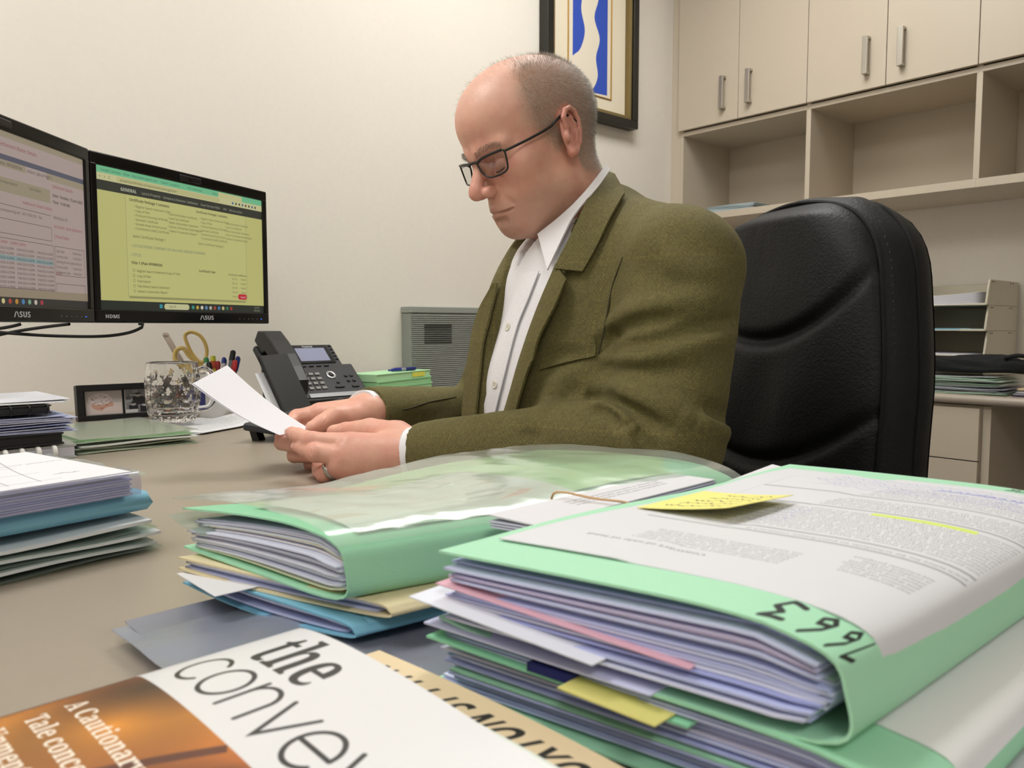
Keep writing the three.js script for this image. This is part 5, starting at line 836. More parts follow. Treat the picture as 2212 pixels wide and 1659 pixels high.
const hull = (x, y, z) => { const d = hull0(x, y, z); return d > 0.05 || d < -0.04 ? d : d - foldAt(x, y, z) - rumple(x, y, z); };
// neck with shirt collar band
const neckA = tw(0.0, 1.03, 0), neckB = headPt(0, -0.02, -0.025).toArray();
const neckBand = (r) => (x, y, z) => sdCap(x, y, z, neckA, neckB, r + 0.006, r);
// front opening of the jacket, by its two edges on the chest
const openNear = [[1262, 440], [1225, 520], [1195, 590], [1165, 670], [1130, 770], [1085, 920], [1070, 1000]].map(([a, b]) => { const h = hit(torso, a, b); const [f, r] = sk(h.p.x, h.p.z); return [h.p.y, r]; });
const openFar = [[1100, 535], [1092, 575], [1074, 640], [1050, 740], [1038, 860], [1034, 960]].map(([a, b]) => { const h = hit(torso, a, b); const [f, r] = sk(h.p.x, h.p.z); return [h.p.y, r]; });
const edgeAt = (E, y) => { if (y >= E[0][0]) return E[0][1]; for (let i = 0; i < E.length - 1; i++) if (y <= E[i][0] && y >= E[i + 1][0]) return lerp(E[i][1], E[i + 1][1], (E[i][0] - y) / (E[i][0] - E[i + 1][0] + 1e-9)); return E[E.length - 1][1]; };
const opening = (x, y, z) => { const [f, r] = sk(x, z); return Math.max(edgeAt(openNear, y) - r, r - edgeAt(openFar, y), -f + 0.02) * 0.8; };
function jacketSDF(x, y, z) {
  const h = hull0(x, y, z);
  if (h > 0.05) return h;
  const e = foldAt(x, y, z) + rumple(x, y, z);
  let d = smax(torso(x, y, z) - e, -opening(x, y, z), 0.004);
  d = smax(d, -neckBand(0.066)(x, y, z), 0.006);
  d = smin(smin(d, sleeveL(x, y, z) - e, 0.022), sleeveR(x, y, z) - e, 0.022);
  d = Math.max(d, -(sdCap(x, y, z, J.Lw, V(...J.Lw).addScaledVector(cuffL, -0.04).toArray(), 0.033, 0.03)), -(sdCap(x, y, z, J.Rw, V(...J.Rw).addScaledVector(cuffR, -0.04).toArray(), 0.034, 0.03)));
  return Math.max(d, 0.49 - y);
}
// cloth
const N_W = 512;
const weave = (u, v) => { const a = u * 44, b = v * 44, i = Math.floor(a), j = Math.floor(b), o = ((i + j) & 1), x = a - i - 0.5, y = b - j - 0.5; return o ? 1 - 2.2 * x * x - 0.4 * y * y : 1 - 2.2 * y * y - 0.4 * x * x; };
const weaveBump = dataTex(N_W, (u, v) => 0.3 + 0.6 * weave(u, v));
const weaveColor = dataTex(N_W, (u, v) => {
  const i = Math.floor(u * 44), j = Math.floor(v * 44), n = PERM[(PERM[(i * 7) & 511] + j * 3) & 511] / 512, o = ((i + j) & 1), w = weave(u, v), k = (0.72 + 0.28 * n) * (0.8 + 0.2 * w) * (o ? 1 : 0.86);
  const line = (i === 11 || j === 13) && ((i + j) % 3) ? 1 : 0; return [k * (line ? 1.25 : 1), k * (line ? 1.16 : 0.985), k * (line ? 0.95 : 0.9)];
}, false);
const tweed = new THREE.MeshPhysicalMaterial({ color: 0x706940, roughness: 0.92, map: weaveColor, bumpMap: weaveBump, bumpScale: 0.0009, sheen: 0.25, sheenColor: new THREE.Color(0x9a8f5a), sheenRoughness: 0.7 });
const CLOTH = 1 / 0.098;
const jacket = part('jacket', toMan(boxUV(netMesh(jacketSDF, [0.5, 0.48, -1.2], [1.12, 1.14, -0.45], 0.0045), CLOTH)), tweed, man, 'olive brown tweed jacket');
const clothPart = (name, g, label) => part(name, toMan(boxUV(g, CLOTH)), tweed, jacket, label);
// collar and lapels
const flap = (u, v) => 0.004 + (0.008 + 0.009 * Math.sin(u * 3.1)) * v + 0.003 * Math.sin(v * 3);
clothPart('jacket_collar', strip(hull, [[1311, 374], [1281, 436], [1247, 508], [1208, 590]], [[1350, 430], [1325, 478], [1293, 540], [1262, 592]], 24, 8, (u, v) => 0.007 + 0.006 * (1 - v), 0.0035));
clothPart('lapel', strip(hullT, [[1206, 572], [1165, 670], [1130, 770], [1104, 860], [1076, 955]], [[1232, 612], [1222, 650], [1172, 765], [1142, 865], [1110, 955]], 36, 8, flap, 0.0035));
const chestAt = (y, r, off) => { let a = 0, b = 0.3; for (let i = 0; i < 26; i++) { const m = (a + b) / 2, p = tw(m, y, r); if (hullT(...p) < off) a = m; else b = m; } return tw(a, y, r); };   // front of the jacket at a height and a distance to his right
clothPart('lapel', sheet(30, 8, (u, v) => { const y = lerp(0.99, 0.74, u), e = edgeAt(openFar, y); return chestAt(y, e + v * 0.045 * sstep(-0.05, 0.22, u), 0.004 + 0.006 * v); }, 0.0035));
clothPart('breast_pocket_welt', strip(hull, [[1172, 773], [1230, 750], [1284, 723]], [[1168, 800], [1232, 785], [1288, 770]], 18, 6, 0.0028, 0.0024));
// seam lines along the sleeve
const seamLine = (pts, f, r = 0.0011) => toMan(tube(pts.map(([a, b]) => { const h = hit(f, a, b); return h.p.addScaledVector(h.n, -0.0002); }), r, 30, 5));
part('sleeve_seam', seamLine([[1345, 556], [1322, 620], [1309, 690], [1293, 765]], hull), mat(0x3d3820, { roughness: 0.9 }), jacket);
part('sleeve_seam', seamLine([[812, 888], [870, 885], [930, 868], [985, 858]], hull), mat(0x3d3820, { roughness: 0.9 }), jacket);

// shirt
const shirtMat = mat(0xebeaee, { roughness: 0.8, sheen: 0.15, sheenRoughness: 0.8, bumpMap: rep(grainTex, 8), bumpScale: 0.0006 });
const shirtSurf = (x, y, z) => { const [f, r] = sk(x, z); return torso(x, y, z) + 0.011 - 0.004 * Math.sin(y * 38 + r * 30) * Math.exp(-((r - 0.02) ** 2) / 0.002) - 0.002 * fbm(x * 16, y * 7, z * 16, 2); };
const collarSlant = (x, y, z) => { const [f] = sk(x, z); return y - (1.095 - 0.42 * (f + 0.03)); };
function shirtSDF(x, y, z) {
  let d = shirtSurf(x, y, z); const [f, r] = sk(x, z);
  d = Math.max(d, -(f + 0.02) * 0.9, 0.6 - y);
  const nb = Math.max(neckBand(0.064)(x, y, z), -neckBand(0.058)(x, y, z), collarSlant(x, y, z), 0.98 - y);
  d = smin(d, nb, 0.006);
  const vee = Math.max(Math.abs(r - 0.008) - 0.3 * Math.max(0, y - 1.005), 0.99 - y, -f + 0.02);                   // open neck
  d = Math.max(d, -vee);
  return d;
}
const shirt = part('shirt', toMan(boxUV(netMesh(shirtSDF, [0.5, 0.58, -1.12], [0.95, 1.16, -0.5], 0.004), 1)), shirtMat, man, 'white open-necked shirt');
for (const [p, n, rad] of [[J.Lw, cuffL, 0.0345], [J.Rw, cuffR, 0.0355]]) part('cuff', toMan(lathe([[rad - 0.006, 0.0105], [rad - 0.001, 0.0115], [rad, 0.0095], [rad + 0.0015, -0.02], [rad + 0.002, -0.05], [rad - 0.001, -0.05], [rad - 0.003, 0.008], [rad - 0.006, 0.0105]], 40).applyQuaternion(new THREE.Quaternion().setFromUnitVectors(V(0, 1, 0), n)).translate(...p)), shirtMat, shirt);
const leafSurf = (x, y, z) => smin(neckBand(0.070)(x, y, z), torso(x, y, z) + 0.004, 0.02);
part('shirt_collar', toMan(boxUV(strip(leafSurf, [[1302, 360], [1262, 414], [1212, 472], [1168, 511]], [[1304, 374], [1264, 442], [1226, 522], [1194, 592]], 26, 8, (u, v) => 0.006 + 0.006 * v, 0.0022))), shirtMat, shirt);
part('shirt_collar', toMan(boxUV(sheet(30, 8, (u, v) => { const a = u * 2.85, fw = -Math.cos(a), rt = Math.sin(a), r = 0.068 + 0.012 * v + 0.006 * v * u * u, y = lerp(1.112, 1.058, u) - v * lerp(0.03, 0.066, u * u), lean = lerp(-0.012, 0.03, (y - 1.0) / 0.1); return tw(lean + fw * r * 0.98, y, rt * r); }, 0.0022))), shirtMat, shirt);
part('placket', toMan(boxUV(strip(shirtSurf, [[1128, 592], [1112, 650], [1090, 710], [1066, 810], [1040, 925]], [[1168, 588], [1148, 640], [1122, 705], [1094, 810], [1066, 925]], 40, 6, (u, v) => 0.0035 + 0.0012 * Math.sin(v * 3.1), 0.0018))), shirtMat, shirt);
for (const [bx, by] of [[1105, 709], [1076, 831]]) {
  const h = hit(shirtSurf, bx, by), q = new THREE.Quaternion().setFromUnitVectors(V(0, 1, 0), h.n), put = (g) => toMan(g.applyQuaternion(q).translate(h.p.x + h.n.x * 0.0058, h.p.y + h.n.y * 0.0058, h.p.z + h.n.z * 0.0058));
  const b = part('button', put(lathe([[0, -0.001], [0.0052, -0.001], [0.0057, 0], [0.0055, 0.0012], [0.0042, 0.0012], [0.0036, 0.0005], [0, 0.0005]], 24)), mat(0xe6e2d6, { roughness: 0.3 }), shirt);
  part('button_hole', put(merge([-1, 1].flatMap((s) => [-1, 1].map((k) => cyl(0.0006, 0.0006, 0.0004, s * 0.0012, 0.0004, k * 0.0012, 8))))), mat(0x6d6a62), b);
}

// trousers and shoes, under the desk
const hip = (s) => tw(-0.08, 0.53, s * 0.09), knee = (s) => [0.47, 0.52, -0.78 - s * 0.11], foot = (s) => [0.42, 0.1, -0.80 - s * 0.12];
part('trousers', toMan(boxUV(netMesh((x, y, z) => { let d = sdEll(...[sk(x, z)[0], y, sk(x, z)[1]], [-0.08, 0.53, 0], [0.16, 0.11, 0.185]); for (const s of [-1, 1]) d = smin(d, smin(sdCap(x, y, z, hip(s), knee(s), 0.088, 0.066), sdCap(x, y, z, knee(s), foot(s), 0.066, 0.052), 0.02), 0.03); return Math.max(d, 0.085 - y); }, [0.3, 0.05, -1.1], [1.15, 0.72, -0.5], 0.014), 1)), mat(0x2b2c30, { roughness: 0.9 }), man, 'dark trousers');
for (const s of [-1, 1]) { const f = foot(s); part('shoe', toMan(netMesh((x, y, z) => Math.max(smin(sdEll(x, y, z, [f[0] - 0.09, 0.035, f[2]], [0.12, 0.045, 0.048]), sdEll(x, y, z, [f[0] + 0.01, 0.055, f[2]], [0.06, 0.06, 0.042]), 0.03), 0.002 - y), [f[0] - 0.24, -0.01, f[2] - 0.07], [f[0] + 0.1, 0.14, f[2] + 0.07], 0.008)), mat(0x171310, { roughness: 0.35 }), man); }
// ---------- head ----------
const EAR = new THREE.Matrix4().makeRotationY(0.42).multiply(new THREE.Matrix4().makeRotationX(-0.2)).setPosition(0.0825, 0.010, -0.008).invert(), ee = EAR.elements;
const helix = [[-0.004, 0.004], [0.008, 0.011], [0.02, 0.016], [0.03, 0.009], [0.0335, -0.003], [0.029, -0.014], [0.017, -0.0205], [0.002, -0.0195], [-0.013, -0.014], [-0.024, -0.006]].map(([y, z], i) => [0.002 + 0.004 * Math.sin(i / 9 * Math.PI), y, z]);
const anti = [[0.004, 0.021, -0.003], [0.0035, 0.012, -0.010], [0.0035, 0.0, -0.0115], [0.003, -0.012, -0.006]];
function earSDF(X, y0, z0) {
  const x = ee[0] * X + ee[4] * y0 + ee[8] * z0 + ee[12], y = ee[1] * X + ee[5] * y0 + ee[9] * z0 + ee[13], z = ee[2] * X + ee[6] * y0 + ee[10] * z0 + ee[14];
  if (Math.abs(x) > 0.04 || Math.abs(y) > 0.06 || Math.abs(z) > 0.05) return 0.03;
  let d = sdEll(x, y, z, [-0.0035, 0.004, -0.003], [0.0055, 0.0315, 0.019]);
  for (let i = 0; i < helix.length - 1; i++) d = smin(d, sdCap(x, y, z, helix[i], helix[i + 1], 0.0036, 0.0036), 0.002);
  for (let i = 0; i < 3; i++) d = smin(d, sdCap(x, y, z, anti[i], anti[i + 1], 0.003, 0.003), 0.004);
  d = smin(d, sdSph(x, y, z, 0.0, -0.026, 0.001, 0.0078), 0.006);
  d = smin(d, sdEll(x, y, z, [0.002, -0.006, 0.011], [0.005, 0.007, 0.005]), 0.004);
  d = smax(d, -sdEll(x, y, z, [0.0035, -0.003, 0.0015], [0.0105, 0.0125, 0.0085]), 0.002);
  d = smax(d, -sdEll(x, y, z, [0.0045, 0.014, 0.004], [0.004, 0.008, 0.006]), 0.003);
  return d;
}
function headLocal(X, y, z) {
  const x = Math.abs(X);
  let d = sdEll(x, y, z, [0, 0.052, -0.010], [0.0785, 0.0835, 0.1045]);
  d = smin(d, sdEll(x, y, z, [0, 0.062, 0.030], [0.065, 0.061, 0.0755]), 0.03);
  d = smin(d, sdEll(x, y, z, [0, -0.012, 0.034], [0.0635, 0.080, 0.060]), 0.03);
  d = smin(d, sdCap(x, y, z, [0.051, -0.050, 0.008], [0.020, -0.084, 0.066], 0.0215, 0.021), 0.03);
  d = smin(d, sdEll(x, y, z, [0, -0.083, 0.074], [0.022, 0.019, 0.020]), 0.016);
  d = smin(d, sdCap(x, y, z, [0, -0.080, 0.046], [0, -0.092, -0.015], 0.026, 0.044), 0.03);
  d = smin(d, sdSph(x, y, z, 0.046, -0.008, 0.060, 0.023), 0.024);
  d = smin(d, sdEll(x, y, z, [0, -0.055, 0.0735], [0.032, 0.030, 0.0285]), 0.018);
  d = smin(d, sdEll(x, y, z, [0.036, -0.042, 0.048], [0.024, 0.034, 0.025]), 0.02);
  d = smax(d, -sdEll(x, y, z, [0.033, 0.005, 0.1035], [0.021, 0.0125, 0.016]), 0.014);
  d = smin(d, sdCap(x, y, z, [0.010, 0.026, 0.0975], [0.047, 0.029, 0.080], 0.0095, 0.0075), 0.014);
  d = smin(d, sdSph(x, y, z, 0.0325, 0.004, 0.0795, 0.0138), 0.003);
  d = smin(d, sdCap(x, y, z, [0.022, -0.005, 0.089], [0.046, -0.004, 0.078], 0.004, 0.004), 0.007);
  d = smin(d, sdCap(x, y, z, [0, 0.014, 0.0955], [0, -0.016, 0.1165], 0.0082, 0.0098), 0.012);
  d = smin(d, sdEll(x, y, z, [0, -0.0235, 0.1185], [0.0118, 0.0112, 0.0125]), 0.006);
  d = smin(d, sdEll(x, y, z, [0.0132, -0.0275, 0.1055], [0.0072, 0.0085, 0.0112]), 0.005);
  d = smax(d, -sdCap(x, y, z, [0.0205, -0.0255, 0.1035], [0.0325, -0.052, 0.088], 0.0020, 0.0022), 0.0055);
  d = smax(d, -sdEll(x, y, z, [0.0092, -0.0358, 0.1095], [0.0036, 0.005, 0.0072]), 0.0015);
  d = smin(d, sdCap(x, y, z, [0, -0.0545, 0.1015], [0.027, -0.0580, 0.0865], 0.0052, 0.0028), 0.005);
  d = smin(d, sdCap(x, y, z, [0, -0.0665, 0.0990], [0.025, -0.0620, 0.0868], 0.0060, 0.0028), 0.005);
  d = smax(d, -sdCap(x, y, z, [0, -0.0604, 0.1080], [0.0305, -0.0600, 0.0885], 0.0016, 0.0017), 0.0022);
  d = smax(d, -sdCap(x, y, z, [0, -0.0745, 0.1035], [0.014, -0.0735, 0.098], 0.004, 0.004), 0.008);
  for (const [a, b] of [[[0.0555, 0.004, 0.0690], [0.0665, 0.010, 0.0520]], [[0.0560, -0.002, 0.0680], [0.0665, -0.002, 0.0520]], [[0.0545, -0.008, 0.0680], [0.0630, -0.014, 0.0540]], [[0.024, -0.0115, 0.0925], [0.046, -0.0125, 0.0785]]]) d = smax(d, -sdCap(x, y, z, a, b, 0.0009, 0.0006), 0.003);
  d = smax(d, -sdCap(x, y, z, [0.0225, 0.0105, 0.0930], [0.0335, 0.0135, 0.0915], 0.0009, 0.0011), 0.002); d = smax(d, -sdCap(x, y, z, [0.0335, 0.0135, 0.0915], [0.0445, 0.0095, 0.0850], 0.0011, 0.0009), 0.002);
  d = smin(d, earSDF(x, y, z), 0.004);
  return d;
}
function headSDF(x, y, z) { const p = toHead(x, y, z); const a = headLocal(...p) * HS; return smin(a, sdCap(x, y, z, neckA, neckB, 0.06, 0.055), 0.03); }
// where the short grey hair grows (head frame)
function hairMask(X, y, z) {
  const x = Math.abs(X);
  if (x > 0.05 && y < 0.06 && y > -0.05 && z > -0.05 && z < 0.04 && earSDF(x, y, z) < 0.0045) return 0;
  const front = 0.050 - 0.55 * Math.max(0, y - 0.085) - 0.7 * Math.max(0, 0.045 - y), side = sstep(front + 0.012, front - 0.022, z + 0.006 * fbm(x * 40, y * 40, z * 40, 2));
  const low = y > 0.0 ? 1 : z > -0.02 ? sstep(-0.014, -0.004, y) * (z > 0.004 ? 1 : 0) : sstep(-0.075, -0.045, y - 0.25 * (z + 0.06));
  const top = 1 - 0.72 * sstep(0.112, 0.136, y) * sstep(-0.09, -0.03, z);
  return side * low * top;
}
const LIN = (h) => new THREE.Color(h);
const skinBase = LIN(0xdfac96), skinRed = LIN(0xd0877a), skinPale = LIN(0xebc0ae), lipCol = LIN(0xb26f63), rootCol = LIN(0xb89a86), stub = LIN(0xb08a78);
function skinColor(x, y, z) {
  const [X, Y, Z] = toHead(x, y, z), a = Math.abs(X), c = skinBase.clone();
  const n = fbm(X * 60, Y * 60, Z * 60, 3), m = fbm(X * 160 + 9, Y * 160, Z * 160, 2);
  c.lerp(skinRed, clamp(0.24 + 0.45 * n, 0, 0.7));
  c.lerp(skinPale, 0.5 * sstep(0.06, 0.11, Y) * sstep(0, 0.06, Z));
  c.lerp(skinRed, 0.5 * Math.exp(-((Y + 0.02) ** 2 + (a * 0.8) ** 2) / 0.00035) * sstep(0.095, 0.108, Z));
  c.lerp(skinRed, 0.4 * Math.exp(-((Y + 0.015) ** 2 + (a - 0.045) ** 2) / 0.0006) * sstep(0.04, 0.06, Z));
  if (a > 0.076 && Math.abs(Y - 0.01) < 0.05 && Math.abs(Z) < 0.05) c.lerp(skinRed, 0.55);
  const dl = Math.min(sdCap(a, Y, Z, [0, -0.0545, 0.103], [0.022, -0.0595, 0.089], 0, 0), sdCap(a, Y, Z, [0, -0.0655, 0.101], [0.021, -0.0615, 0.089], 0, 0));
  c.lerp(lipCol, 0.8 * sstep(0.0065, 0.004, dl));
  c.lerp(stub, 0.55 * sstep(-0.03, -0.06, Y) * sstep(-0.01, 0.03, Z));
  c.lerp(rootCol, 0.75 * hairMask(X, Y, Z));
  return c.multiplyScalar(1 + 0.06 * m);
}
const handColor = (x, y, z) => { let kn = 0; for (const H of [handL, handR]) for (const f of H.fingers) for (const k of [0, 1, 3]) { const q = f[k].p, e = Math.hypot(x - q[0], y - q[1], z - q[2]) / (k ? 0.014 : 0.02); if (e < 1) kn = Math.max(kn, 1 - e * e); } const n = fbm(x * 45, y * 45, z * 45, 3), m = fbm(x * 190, y * 190, z * 190, 2); return skinBase.clone().lerp(skinRed, clamp(0.3 + 0.45 * n + 0.55 * kn, 0, 0.95)).multiplyScalar(1 + 0.06 * m); };
// ---------- hands ----------
const P3 = (a) => ({ p: px3(a[0], a[1], a[2]), r: a[3] });
const chain = (...l) => l.map(P3);
const handL = {
  wrist: P3([905, 980, 1.0, 0.028]),
  fingers: [chain([757, 959, 0.998, 0.0145], [674, 952, 1.0, 0.0112], [642, 940, 1.02, 0.0098], [630, 935, 1.03, 0.0085]), chain([742, 985, 0.99, 0.0145], [682, 978, 0.985, 0.0112], [656, 968, 1.005, 0.0098], [644, 964, 1.02, 0.0085]), chain([735, 1005, 0.99, 0.014], [701, 1023, 1.0, 0.0108], [690, 1018, 1.028, 0.0095], [687, 1006, 1.042, 0.0085]), chain([752, 1015, 0.998, 0.0128], [732, 1027, 1.012, 0.0095], [717, 1020, 1.033, 0.0085], [714, 1010, 1.043, 0.0078])],
  thumb: chain([858, 945, 1.025, 0.021], [800, 930, 1.045, 0.0165], [748, 932, 1.062, 0.0125], [722, 934, 1.066, 0.0105]) };
const handR = {
  wrist: P3([795, 894, 1.155, 0.0275]),
  fingers: [chain([692, 893, 1.15, 0.0145], [642, 902, 1.145, 0.0115], [614, 926, 1.115, 0.0098], [607, 945, 1.095, 0.0088]), chain([697, 905, 1.155, 0.0145], [634, 932, 1.145, 0.0115], [609, 957, 1.095, 0.0102], [640, 965, 1.062, 0.009]), chain([708, 925, 1.155, 0.014], [655, 965, 1.14, 0.0112], [636, 984, 1.09, 0.0102], [672, 986, 1.062, 0.009]), chain([725, 945, 1.15, 0.013], [690, 985, 1.135, 0.0098], [670, 1002, 1.095, 0.0092], [698, 1004, 1.068, 0.0082])],
  thumb: chain([765, 902, 1.13, 0.020], [724, 900, 1.11, 0.0155], [694, 916, 1.092, 0.0122], [676, 924, 1.082, 0.0102]) };
function handSDF(H, elbow) {
  return (x, y, z) => {
    let palm = 9; for (const f of H.fingers) palm = smin(palm, sdCap(x, y, z, H.wrist.p, f[0].p, H.wrist.r * 0.8, f[0].r * 1.08), 0.016);
    palm = smin(palm, sdCap(x, y, z, H.wrist.p, H.thumb[0].p, H.wrist.r * 0.85, H.thumb[0].r), 0.016);
    palm = smin(palm, sdCap(x, y, z, H.wrist.p, elbow, H.wrist.r * 0.98, H.wrist.r), 0.01);
    let d = palm;
    for (const f of H.fingers) { let c = 9; for (let i = 0; i < 3; i++) c = smin(c, sdCap(x, y, z, f[i].p, f[i + 1].p, f[i].r, f[i + 1].r), 0.0025); c = smin(c, sdSph(x, y, z, ...f[1].p, f[1].r * 1.07), 0.003); d = smin(d, c, 0.0032); }
    let c = 9; for (let i = 0; i < 3; i++) c = smin(c, sdCap(x, y, z, H.thumb[i].p, H.thumb[i + 1].p, H.thumb[i].r, H.thumb[i + 1].r), 0.003);
    d = smin(d, c, 0.007);
    if (d > 0.01 || d < -0.01) return d;
    // wrinkles over the finger joints and tendons on the back
    let w = 0; for (const f of [...H.fingers, H.thumb]) for (const k of [1, 2]) { const q = f[k].p, a = f[k - 1].p, b = f[k + 1].p, e = Math.hypot(x - q[0], y - q[1], z - q[2]); if (e < 0.017) { const bx = b[0] - a[0], by = b[1] - a[1], bz = b[2] - a[2], L = Math.hypot(bx, by, bz), s = ((x - q[0]) * bx + (y - q[1]) * by + (z - q[2]) * bz) / L; w += 0.00055 * Math.cos(s * 2400) * Math.exp(-(s * s) / 0.000016) * (1 - e / 0.017) * 2; } }
    return d - w - 0.0004 * fbm(x * 120, y * 120, z * 120, 2);
  };
}
const sdHL = handSDF(handL, V(...J.Lw).addScaledVector(cuffL, -0.09).toArray()), sdHR = handSDF(handR, V(...J.Rw).addScaledVector(cuffR, -0.09).toArray());
const bounds = (pts, m) => { const lo = [9, 9, 9], hi = [-9, -9, -9]; for (const p of pts) for (let k = 0; k < 3; k++) { lo[k] = Math.min(lo[k], p[k] - m); hi[k] = Math.max(hi[k], p[k] + m); } return [lo, hi]; };
const hb = (H, e) => bounds([H.wrist.p, e, ...H.fingers.flat().map((q) => q.p), ...H.thumb.map((q) => q.p)], 0.035);
const skinParts = [];
const headGeo = netMesh(headSDF, [0.58, 1.0, -1.0], [0.92, 1.34, -0.66], 0.0019, skinColor); skinParts.push(headGeo);
{ const [lo, hi] = hb(handL, V(...J.Lw).addScaledVector(cuffL, -0.05).toArray()); skinParts.push(netMesh(sdHL, lo, hi, 0.002, handColor)); }
{ const [lo, hi] = hb(handR, V(...J.Rw).addScaledVector(cuffR, -0.05).toArray()); skinParts.push(netMesh(sdHR, lo, hi, 0.002, handColor)); }
skinParts.push(netMesh((x, y, z) => { let d = torso(x, y, z) + 0.024; d = smin(d, sleeveL(x, y, z) + 0.022, 0.02); d = smin(d, sleeveR(x, y, z) + 0.022, 0.02); d = smin(d, sdCap(x, y, z, neckA, neckB, 0.058, 0.053), 0.02); for (const s of [-1, 1]) d = smin(d, smin(sdCap(x, y, z, hip(s), knee(s), 0.075, 0.055), sdCap(x, y, z, knee(s), foot(s), 0.055, 0.04), 0.02), 0.03); return Math.max(d, y - 1.09); }, [0.3, 0.03, -1.18], [1.1, 1.12, -0.5], 0.012, () => skinBase));
const skinMat = new THREE.MeshPhysicalMaterial({ color: 0xffffff, vertexColors: true, roughness: 0.44, bumpMap: rep(grainTex, 22), bumpScale: 0.00028, sheen: 0.15, sheenRoughness: 0.5, sheenColor: new THREE.Color(0xe8b8a0) });
const body = part('body', toMan(merge(skinParts.map((g) => boxUV(g, 1)))), skinMat, man);

// nails on the fingers in view
for (const [H, f, k, rad, out] of [[handL, handL.fingers[0], 3, 0.0046, [-0.3, -0.1, 0.3]], [handL, handL.fingers[1], 3, 0.0046, [-0.4, -0.5, 0.3]]]) {
  const p = V(...f[k].p), dir = p.clone().sub(V(...f[k - 1].p)).normalize(), o = V(-0.45, 0.1, 0.7); o.addScaledVector(dir, -o.dot(dir)).normalize();
  const g = new THREE.SphereGeometry(1, 16, 10).scale(0.0042, 0.001, 0.0052).applyMatrix4(new THREE.Matrix4().makeBasis(V(0, 0, 0).crossVectors(o, dir), o, dir)).translate(p.x + o.x * f[k].r * 0.93, p.y + o.y * f[k].r * 0.93, p.z + o.z * f[k].r * 0.93);
  part('fingernail', toMan(g), mat(0xd8a896, { roughness: 0.3 }), body);
}
// ---------- hair, brows, lashes ----------
function strandMesh(list) {                                         // list of [root, tip, width, shade colour]
  const P = [], C = [], I = []; const d = V(), a = V(), b = V();
  for (const [r, t, w, c, bend] of list) {
    d.subVectors(t, r).normalize(); a.set(0.31, 0.77, -0.55).cross(d).normalize(); b.crossVectors(d, a); const o = P.length / 3, m = r.clone().lerp(t, 0.55).add(bend ?? V(0, 0, 0));
    for (let k = 0; k < 3; k++) { const q = k * 2.094; P.push(r.x + (a.x * Math.cos(q) + b.x * Math.sin(q)) * w, r.y + (a.y * Math.cos(q) + b.y * Math.sin(q)) * w, r.z + (a.z * Math.cos(q) + b.z * Math.sin(q)) * w); C.push(c.r, c.g, c.b); }
    for (let k = 0; k < 3; k++) { const q = k * 2.094; P.push(m.x + (a.x * Math.cos(q) + b.x * Math.sin(q)) * w * 0.75, m.y + (a.y * Math.cos(q) + b.y * Math.sin(q)) * w * 0.75, m.z + (a.z * Math.cos(q) + b.z * Math.sin(q)) * w * 0.75); C.push(c.r, c.g, c.b); }
    P.push(t.x, t.y, t.z); C.push(c.r, c.g, c.b);
    for (let k = 0; k < 3; k++) { const n = (k + 1) % 3; I.push(o + k, o + n, o + 3 + n, o + k, o + 3 + n, o + 3 + k, o + 3 + k, o + 3 + n, o + 6); }
  }
  const g = new THREE.BufferGeometry(); g.setAttribute('position', new THREE.Float32BufferAttribute(P, 3)); g.setAttribute('color', new THREE.Float32BufferAttribute(C, 3)); g.setIndex(I); g.computeVertexNormals(); return g;
}
const hairTones = [0x9a8f84, 0xb5aba0, 0xcfc8bf, 0x857a6e, 0xc2b8ac, 0xe0dbd4, 0xa89c90].map(LIN);
